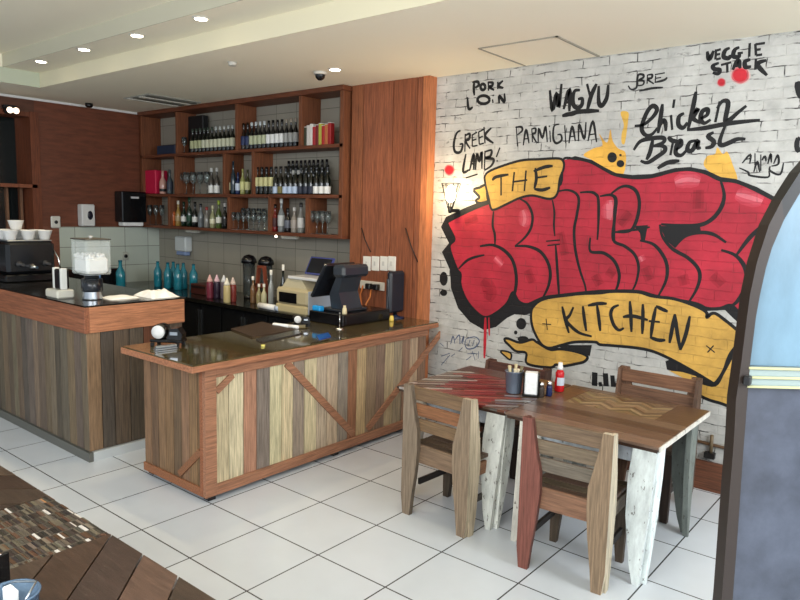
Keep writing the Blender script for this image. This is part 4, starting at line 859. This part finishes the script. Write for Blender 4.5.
# ------------------------------------------------------------------ dining tables
random.seed(11)
def clip(poly, x0, x1, y0, y1):
    for ax, val, sgn in ((0,x0,1),(0,x1,-1),(1,y0,1),(1,y1,-1)):
        out = []
        for i in range(len(poly)):
            p = poly[i]; q = poly[(i+1)%len(poly)]; dp = (p[ax]-val)*sgn; dq = (q[ax]-val)*sgn
            if dp >= 0: out.append(p)
            if (dp >= 0) != (dq >= 0):
                t_ = dp/(dp-dq); out.append((p[0]+(q[0]-p[0])*t_, p[1]+(q[1]-p[1])*t_))
        poly = out
        if len(poly) < 3: return None
    return poly
def strips(mb, x0, x1, y0, y1, ang, w, z0, z1, colf, L_=3, seg=None, gap=.0012):
    d = Vector((math.cos(ang),math.sin(ang))); n_ = Vector((-d.y,d.x)); cx_ = Vector(((x0+x1)/2,(y0+y1)/2)); R = (abs(x1-x0)+abs(y1-y0))
    k = -int(R/w)-1
    while k*w < R:
        s0 = -R; off = random.uniform(0,.1)
        while s0 < R:
            s1 = s0+(seg*random.uniform(.7,1.4) if seg else 2*R)
            a = cx_+d*s0+n_*(k*w+gap); b2 = cx_+d*(s1-gap)+n_*(k*w+gap); c_ = cx_+d*(s1-gap)+n_*((k+1)*w-gap); e = cx_+d*s0+n_*((k+1)*w-gap)
            P = clip([(a.x,a.y),(b2.x,b2.y),(c_.x,c_.y),(e.x,e.y)], x0, x1, y0, y1)
            if P and len(P) > 2:
                mx_ = sum(p[0] for p in P)/len(P); my_ = sum(p[1] for p in P)/len(P)
                mb.prism(P, lambda a_,b3,d_: (a_,b3,d_), z0, z1+random.uniform(-.0012,.0008), colf(mx_,my_,k))
            s0 = s1
        k += 1
def table_leg(x, y, sx_, sy_, c, parent, H=.715, name='leg', splay=.0):
    # two tapered boards meeting in an L, corner at (x,y); sx_,sy_ = direction of the inside
    prof = [(0,.055),(.1,.085),(.35,.13),(.55,.14),(H,.13)]
    th = .03; mb = MB(); f = lambda z_: -splay*(1-z_/H)
    pl = [(0,z_) for z_, w in prof][::-1]+[(w,z_) for z_, w in prof]
    pl = [(-.0+ .022*(1-z_/H) if a == 0 else a, z_) for a, z_ in pl]
    mb.prism(pl, lambda a_,z_,d: (x+sx_*a_, y+sy_*(d+f(z_)), z_+.0003), 0, th, c)
    mb.prism([(a if a < .03 else a*.8, z_) for a, z_ in pl], lambda a_,z_,d: (x+sx_*(d), y+sy_*(a_+th*.9+f(z_)), z_+.0003), 0, th, tuple(min(255,q*1.05) for q in c))
    return mb.build(name, CHIP, parent)
TT = .75
def dining_table(x0, x1, y0, y1, lb, kind, legc):
    t = thing('dining_table', lb, 'table', ((x0+x1)/2,(y0+y1)/2,0))
    for i, (x, y, a, b2) in enumerate(((x0+.1,y0+.01,1,1),(x1-.005,y0+.01,-1,1),(x0+.1,y1-.20,1,-1),(x1-.005,y1-.20,-1,-1))):
        table_leg(x, y, a, b2, legc[i], t, splay=.085 if i < 2 else .03)
    for q in ((y0+.06,y0+.085),(y1-.16,y1-.135)): MB().box((x0+.08,q[0],.62),(x1-.08,q[1],.714),(188,196,204),.002).build('apron', CHIP, t)
    MB().box((x0+.01,y0+.01,.7152),(x1-.01,y1-.01,.734),(70,50,38)).build('underframe', TABX, t)
    mb = MB()
    if kind == 'red':
        mb.box((x0,2.215,.7345),(x1,y1,TT),(84,54,42),.002)
        mb.build('border_planks', TABX, t); mb = MB()
        def cf(x, y, k):
            if x < x0+.2+.08*math.sin(y*20): return jit([(120,108,96),(88,76,66),(170,164,156),(70,52,44)][k%4],14)
            if x > x1-.17+.04*math.sin(y*30): return jit([(110,104,104),(86,66,52),(140,136,136),(92,60,44)][k%4],14)
            return jit([(130,52,48),(108,42,40),(146,72,64),(84,48,42),(122,44,42)][k%5],14)
        strips(mb, x0, x1, y0, 2.214, math.radians(38), .032, .7345, TT-.001, cf, seg=.16)
        mb.build('red_mosaic', TABX, t)
    else:
        ys = [y0,1.60,1.74,1.85,1.965]
        for i in range(4): mb.box((x0,ys[i]+.001,.7345),(x1,ys[i+1]-.001,TT),jit([(122,98,80),(104,82,68),(78,60,50),(108,84,68)][i],5),.002)
        mb.box((x1-.19,1.966,.7345),(x1,y1,TT),(90,66,52),.002); mb.box((x0,2.335,.7345),(x1-.191,y1,TT),(96,72,56),.002)
        mb.box((x0,1.966,.7345),(x0+.15,2.334,TT),(104,70,50),.002)
        mb.build('border_planks', TABX, t); mb = MB(); pal = [(138,114,84),(108,86,64),(150,128,94),(100,78,58),(122,98,72)]
        xa = x0+.151; xb = x1-.191; nw = 6
        for i in range(nw):
            strips(mb, xa+(xb-xa)*i/nw, xa+(xb-xa)*(i+1)/nw, 1.967, 2.334, math.radians(40 if i % 2 else -40), .03, .7345, TT-.001, lambda x,y,k: jit(pal[k%5],12))
        mb.build('zigzag_mosaic', TABX, t)
    # pale painted edge on the right side
    return t
WL = (226,234,232); GL = (150,150,142)
dining_table(.235,1.09,1.49,2.40,'left dining table with red diagonal mosaic top and grey chipped legs','red',[(150,140,126),(206,208,200),GL,GL])
t2 = dining_table(1.10,2.02,1.47,2.41,'right dining table with brown plank and tan zigzag mosaic top and white legs','tan',[(206,202,190),WL,(140,140,132),(112,118,112)])
MB().box((2.0205,1.48,.722),(2.027,2.40,.748),(222,216,204)).build('painted_edge', CHIP, t2)

# foreground table
FX0, FX1, FY0, FY1 = -.25, 1.75, -1.75, -.90; FT = .76
t = thing('plank_table', 'brown table with diagonal planks and stick mosaic in the near left corner', 'table', ((FX0+FX1)/2,(FY0+FY1)/2,0))
MB().box((FX0+.03,FY0+.03,.70),(FX1-.03,FY1-.03,FT-.021),(70,48,36)).build('underframe', TABX, t)
mx0, mx1, my0 = .385, .875, -1.62
def plank(x, y, k): return jit([(78,60,48),(70,54,44),(86,66,52),(66,50,42)][k%4],7)
mb = MB()
for (a, b2, c_, d) in ((mx1+.001,FX1,FY0,FY1),(FX0,mx0-.001,FY0,FY1),(mx0,mx1,FY0,my0-.001)):
    random.seed(int(a*100)+5)
    strips(mb, a, b2, c_, d, math.radians(135 if a > .8 else 45), .148, FT-.02, FT, plank, gap=.003)
mb.build('diagonal_planks', TABX, t)
mb = MB(); y = my0; random.seed(4)
x = mx0; pal2 = [(76,68,58),(58,48,40),(96,86,72),(44,38,34),(88,62,44),(110,98,82),(66,56,48)]
while x < mx1-.01:
    w = min(.058, mx1-x); y = my0
    while y < FY1-.002:
        h = min(random.choice((.007,.008,.01,.013)), FY1-y); r_ = random.random()
        c_ = (206,198,188) if r_ < .045 else ((176,124,78) if r_ < .06 else jit(random.choice(pal2),10))
        mb.box((x+.002,y+.0006,FT-.02),(x+w-.002,y+h-.0006,FT-.001+random.uniform(-.003,.001)),c_); y += h
    mb.box((x+w-.002,my0,FT-.02),(x+w+.002,FY1,FT-.002),(92,84,72)); x += w
mb.build('stick_mosaic', VC, t)
for x in (FX0+.04, FX1-.04):
    for y in (FY0+.05, FY1-.05): table_leg(x, y, 1 if x < 0 else -1, 1 if y < -1.3 else -1, (120,92,70), t, H=.70)
def bucket(x, y, z, lb, r=.058, h=.14, c=(110,130,160)):
    o = thing('cutlery_bucket', lb, 'bucket', (x,y,z))
    MB().lathe([(r*.8,.0005),(r*.82,.004),(r,h-.006),(r*1.06,h-.004),(r*1.06,h),(r*.96,h),(r*.78,.01),(.001,.008)],(0,0,0),26,c).build('pail', mat('enamel_%d' % c[0], None, rough=.25, metal=.35), o, False)
    return o
o = bucket(.90,1.92,TT,'blue-grey metal cutlery bucket on the left dining table', .062, .15, (122,134,150))
for k in range(7):
    a = k*.9; r_ = .02+.015*(k%2)
    MB().tube([(r_*math.cos(a),r_*math.sin(a),.02),(1.25*r_*math.cos(a),1.25*r_*math.sin(a),.14),(1.5*r_*math.cos(a),1.5*r_*math.sin(a),.165+.012*(k%3))],[.006,.008,.012],[(214,200,170),(120,110,80),(196,180,140)][k%3]).build('rolled_napkin' if k % 2 else 'cutlery', VC, o, False)
pb = Z(12,592,.89)
o = bucket(pb.x, pb.y, FT, 'blue-grey metal bucket in the near left corner of the foreground table', .066, .13, (100,124,150))
MB().box((-.035,-.012,.05),(.015,.012,.137),(228,228,230),.004).build('napkin', CLOTH, o, False)
MB().tube([(-.066,0,.12),(-.03,.02,.14),(.03,.05,.15),(.066,.0,.12)],.003,(180,186,190),6).build('wire_handle', STEEL, o, False)
def napkin_holder(x, y, z, rz, lb):
    o = thing('napkin_holder', lb, 'napkin holder', (x,y,z), rz)
    MB().box((-.055,-.045,.0005),(.055,.045,.012),(14,14,15),.003).build('base', GLOSS, o, False)
    for s_ in (-1,1): MB().box((s_*.048-.004,-.045,.0125),(s_*.048+.004,.045,.165),(14,14,15),.003).build('side', GLOSS, o, False)
    MB().box((-.0435,-.038,.0125),(.0435,.038,.158),(226,228,230),.006).build('napkins', CLOTH, o, False); return o
p = Z(529,397,TT); napkin_holder(1.025,1.93,TT,math.radians(25),'black napkin holder full of white napkins beside the bucket')
p = Z(0,590,FT); napkin_holder(pb.x-.20,pb.y+.0,FT,math.radians(20),'napkin holder cut by the left edge, on the foreground table behind the bucket')
for u, v, lb, c in ((541,397,'small clear pepper shaker with steel lid, left of the two shakers',(60,52,46)),(549,396,'small dark blue shaker with steel lid, right of the two shakers',(30,40,80))):
    p = Z(u, v, TT); o = thing('pepper_shaker', lb, 'shaker', (p.x,p.y,TT))
    MB().lathe([(.018,.0005),(.021,.005),(.02,.06),(.016,.075)],(0,0,0),14,c).build('jar', GLOSS, o, False)
    MB().lathe([(.0175,.0755),(.018,.085),(.014,.1),(.003,.105)],(0,0,0),14,(190,190,190)).build('lid', CHROME, o, False)
p = Z(559,391,TT)
o = thing('ketchup_bottle','red ketchup squeeze bottle with white cap and label on the right dining table','bottle',(p.x,p.y,TT))
MB().lathe([(.03,.0005),(.033,.006),(.033,.06),(.028,.09),(.03,.125),(.018,.15)],(0,0,0),18,(186,22,30)).build('body', GLOSS, o, False)
MB().lathe([(.0195,.1505),(.02,.17),(.017,.172),(.014,.2)],(0,0,0),16,(228,226,222)).build('cap', GLOSS, o, False)
lb_ = MB()
vs = []
for i in range(9):
    a = math.radians(-100+i*12+30)
    for zz in (.045,.1): vs.append((.0345*math.cos(a-.4),.0345*math.sin(a-.4),zz))
lb_.add(vs, [[2*i,2*i+2,2*i+3,2*i+1] for i in range(8)], (190,196,206)); lb_.build('paper_label', VC, o, False)

# ------------------------------------------------------------------ chairs
random.seed(21)
def chair(x, y, rz, lb, pc, sc, H=1.0, wd=1, seatc=(80,64,50)):
    t = thing('wooden_chair', lb, 'chair', (x,y,0), rz, group=None)
    for s_, c_ in ((-1,pc[0]),(1,pc[1])):
        prof = [(0,.202),(.12,.188),(.30,.16),(.45,.145),(.56,.148),(.7,.185),(.855,.216)]
        pl = [(.278,z_) for z_, w in prof]; pl[0] = (.262,0); pl = pl[::-1]+[(w,z_) for z_, w in prof]
        ec = pc[2] if s_ > 0 else tuple(q*.8 for q in c_)  # edge on the lit side paler, other edge darker: light put into the colour
        mb = MB(); mb.prism([(a,z_*H) for a, z_ in pl], lambda a_,z_,d: (s_*a_,d,z_+.0003), 0, .032, c_, ec)
        pr = [(0,.045),(.12,.065),(.45,.09),(.6,.075),(.85,.035)]
        pl = [(0,z_) for z_, w in pr][::-1]+[(w,z_) for z_, w in pr]
        mb.prism([(a+.0325,z_*H) for a, z_ in pl], lambda a_,z_,d: (s_*(.255+d),a_,z_+.0003), 0, .022, ec)
        mb.build('post', WZ, t, False)
        mb = MB(); mb.prism([(.20,0),(.245,0),(.25,.2),(.25,.44),(.17,.44),(.175,.2)], lambda a_,z_,d: (s_*a_,d,z_*H+.0003), .40, .435, tuple(q*.55 for q in pc[1])); mb.build('leg', WZ, t, False)
        MB().box((s_*.215,.033,.34*H),(s_*.24,.399,.42*H),tuple(q*.8 for q in sc[1]),.002).build('side_rail', WY, t, False)
        MB().box((s_*.215,.116,.17*H),(s_*.235,.399,.21*H),(44,38,34),.002).build('stretcher', WY, t, False)
    zs = [(.565,.642),(.660,.738),(.758,.845)]
    for i, (a, b2) in enumerate(zs): MB().box((-.2545,.033,a*H),(.2545,.052,b2*H),sc[i],.003).build('back_slat', WX, t, False)
    MB().box((-.2,.033,.355*H),(.2,.055,.475*H),sc[3],.003).build('back_rail', WX, t, False)
    MB().box((-.2,.39,.355*H),(.2,.3999,.42*H),sc[3],.003).build('front_rail', WX, t, False)
    mb = MB()
    for i in range(5): mb.box((-.245,.057+.079*i,.442*H),(.245,.057+.079*i+.073,.465*H),jit(seatc,8),.003)
    mb.build('seat', WX, t, False); t.scale = (wd,1,1); return t
TAN = (134,117,98); 
chair(.752,1.235,math.radians(-3),'rustic tan chair at the left table, nearest the bar counter',(TAN,(140,120,98),(186,170,144)),[(124,98,70),(140,94,62),(122,96,70),(128,104,82)],wd=.95)
chair(1.645,1.165,math.radians(4),'rustic chair with one red-brown post at the right table, nearest the camera',((128,76,64),(148,124,98),(206,192,166)),[(118,108,94),(124,108,88),(122,100,78),(140,102,78)],wd=.89)
chair(1.61,2.70,math.radians(180),'rustic brown chair on the wall side of the right table',((112,82,62),(112,82,62),(112,82,62)),[(110,80,60),(112,80,60),(124,86,62),(104,74,56)],H=1.035)
chair(.52,2.68,math.radians(180),'low dark brown chair on the wall side of the left table',((84,54,42),(84,54,42),(90,60,46)),[(78,50,40),(80,52,42),(86,52,42),(76,50,40)],H=.90)

# ------------------------------------------------------------------ arched metal door leaf at the right
fh = Vector((FW.x,FW.y,0)).normalized(); rh = Vector((-fh.y*-1, -fh.x, 0)); rh = Vector((fh.y,-fh.x,0))
DP = 1.75
def onleaf(u, v):
    d = RT*((u-400)/F) + DN*((v-300)/F) + FW; P0 = CAM+fh*DP
    k = (P0-CAM).dot(fh)/d.dot(fh); P = CAM+d*k; return (P-P0).dot(rh), P.z
outer = [(722,596),(730,488),(734,440),(736,400),(741,365),(746,325),(750,295),(757,262),(769,225),(782,200),(800,172),(830,138),(870,110)]
inner = [(733,596),(738,530),(742,470),(746,417),(750,365),(756,317),(760,295),(766,268),(772,248),(784,220),(800,193),(830,162),(870,136)]
O2 = [onleaf(*p) for p in outer]; I2 = [onleaf(*p) for p in inner]
def drop(L_):  # carry the jamb down to the floor
    (a0,z0),(a1,z1) = L_[0], L_[1]; k = (a1-a0)/(z1-z0); return [(a0-.25*k*z0,0.0)]+L_
O2 = drop(O2); I2 = drop(I2)
ax_ = onleaf(1010,300)[0]
O2 += [(ax_-.22, O2[-1][1]+.07),(ax_, O2[-1][1]+.10)]; I2 += [(ax_-.22, I2[-1][1]+.07),(ax_, I2[-1][1]+.10)]
mir = lambda L_: L_+[(2*ax_-a, z_) for a, z_ in L_[::-1][1:]]
O2 = mir(O2); I2 = mir(I2); P0 = Vector((CAM.x,CAM.y,0))+fh*DP
org = P0+rh*ax_
leaf = thing('arched_door', 'dark-framed arched metal door leaf filling the right edge', 'door', (org.x,org.y,0))
f3 = lambda a, z_, d: P0+rh*a+fh*d+Vector((0,0,z_))
mb = MB(); n = len(O2)
for i in range(n-1):
    ia, ib, oa, ob = I2[i], I2[i+1], O2[i], O2[i+1]
    cF = (34,24,19) if (oa[1]+ob[1])/2 < 1.98 else (12,12,13)
    vs = [f3(*oa,0),f3(*ob,0),f3(*ib,0),f3(*ia,0),f3(*oa,.05),f3(*ob,.05),f3(*ib,.05),f3(*ia,.05)]
    mb.add(vs, [[0,1,2,3],[4,7,6,5],[0,4,5,1],[3,2,6,7]], cF)
mb.build('frame', VC, leaf)
ribz1 = onleaf(775,368)[1]; ribz0 = onleaf(775,388)[1]
def slab(z0, z1, name, M, c, d0=.015, d1=.025):
    xs_l = []; 
    L_ = [p for p in I2 if p[0] <= ax_]
    def xl(z_):
        for (a0,q0),(a1,q1) in zip(L_, L_[1:]):
            if q0 <= z_ <= q1: return a0+(a1-a0)*(z_-q0)/(q1-q0+1e-9)
        return ax_-.02
    zs_ = [z0+(z1-z0)*i/24 for i in range(25)]
    pl = [(xl(z_)+.001,z_) for z_ in zs_]; pl = pl+[(2*ax_-a,z_) for a, z_ in pl[::-1]]
    return MB().prism(pl, f3, d0, d1, c).build(name, M, leaf)
ztop = max(p[1] for p in I2)-.004
SH1 = mat('sky_reflection_sheet', srgb(94,120,136), rough=.3, nscale=4, namt=.35, stretch=(1,1,.4), metal=.0)  # sky reflected in the upper panel, painted as its blue base colour
SH2 = mat('galvanised_sheet', srgb(66,71,83), rough=.34, nscale=7, namt=.4, metal=.15)
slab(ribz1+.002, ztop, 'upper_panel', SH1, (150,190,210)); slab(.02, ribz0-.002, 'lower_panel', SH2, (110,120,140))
r_ = slab(ribz0, ribz1, 'cross_rail', VC, (128,142,140), .005, .025)
a0 = onleaf(748,378)[0]
mb = MB(); zc = (ribz0+ribz1)/2
for zz in (ribz0+.002, zc, ribz1-.002): mb.tube([f3(a0,zz,.0),f3(2*ax_-a0,zz,.0)],.0035,(196,196,150))
mb.build('rail_beading', VC, r_)
mb = MB(); q = onleaf(751,380); mb.box((-.008,-.012,-.012),(.008,.012,.012),(14,12,12),.002,M=Matrix.Translation(f3(q[0]-.012,q[1],-.006)))
mb.build('hinge_pin', BLACKM, leaf)

# ------------------------------------------------------------------ light
wd = bpy.data.worlds.new('daylight'); bpy.context.scene.world = wd; wd.use_nodes = True
bg = wd.node_tree.nodes['Background']; bg.inputs[0].default_value = (.80,.90,1,1); bg.inputs[1].default_value = .88
def area(loc, tgt, sx_, sy_, e, c):
    ld = bpy.data.lights.new('daylight_fill','AREA'); ld.shape = 'RECTANGLE'; ld.size = sx_; ld.size_y = sy_; ld.energy = e; ld.color = c
    o = bpy.data.objects.new('daylight_fill', ld); col.objects.link(o); o.location = loc
    o.rotation_euler = (Vector(tgt)-Vector(loc)).to_track_quat('-Z','Y').to_euler(); return o
area((4.9,.3,2.5),(.6,1.2,0),2.6,1.6,170,(.90,.95,1))
area((2.2,-3.9,3.0),(.6,.9,0),5.0,1.6,190,(.95,.97,1))
area((4.6,-2.2,.9),(1.2,.8,3.15),2.0,1.2,34,(1,.93,.8))  # upward fill added to brighten the ceiling
sc = bpy.context.scene
sc.view_settings.view_transform = 'Standard'; sc.view_settings.look = 'None'; sc.view_settings.exposure = .12; sc.view_settings.gamma = 1
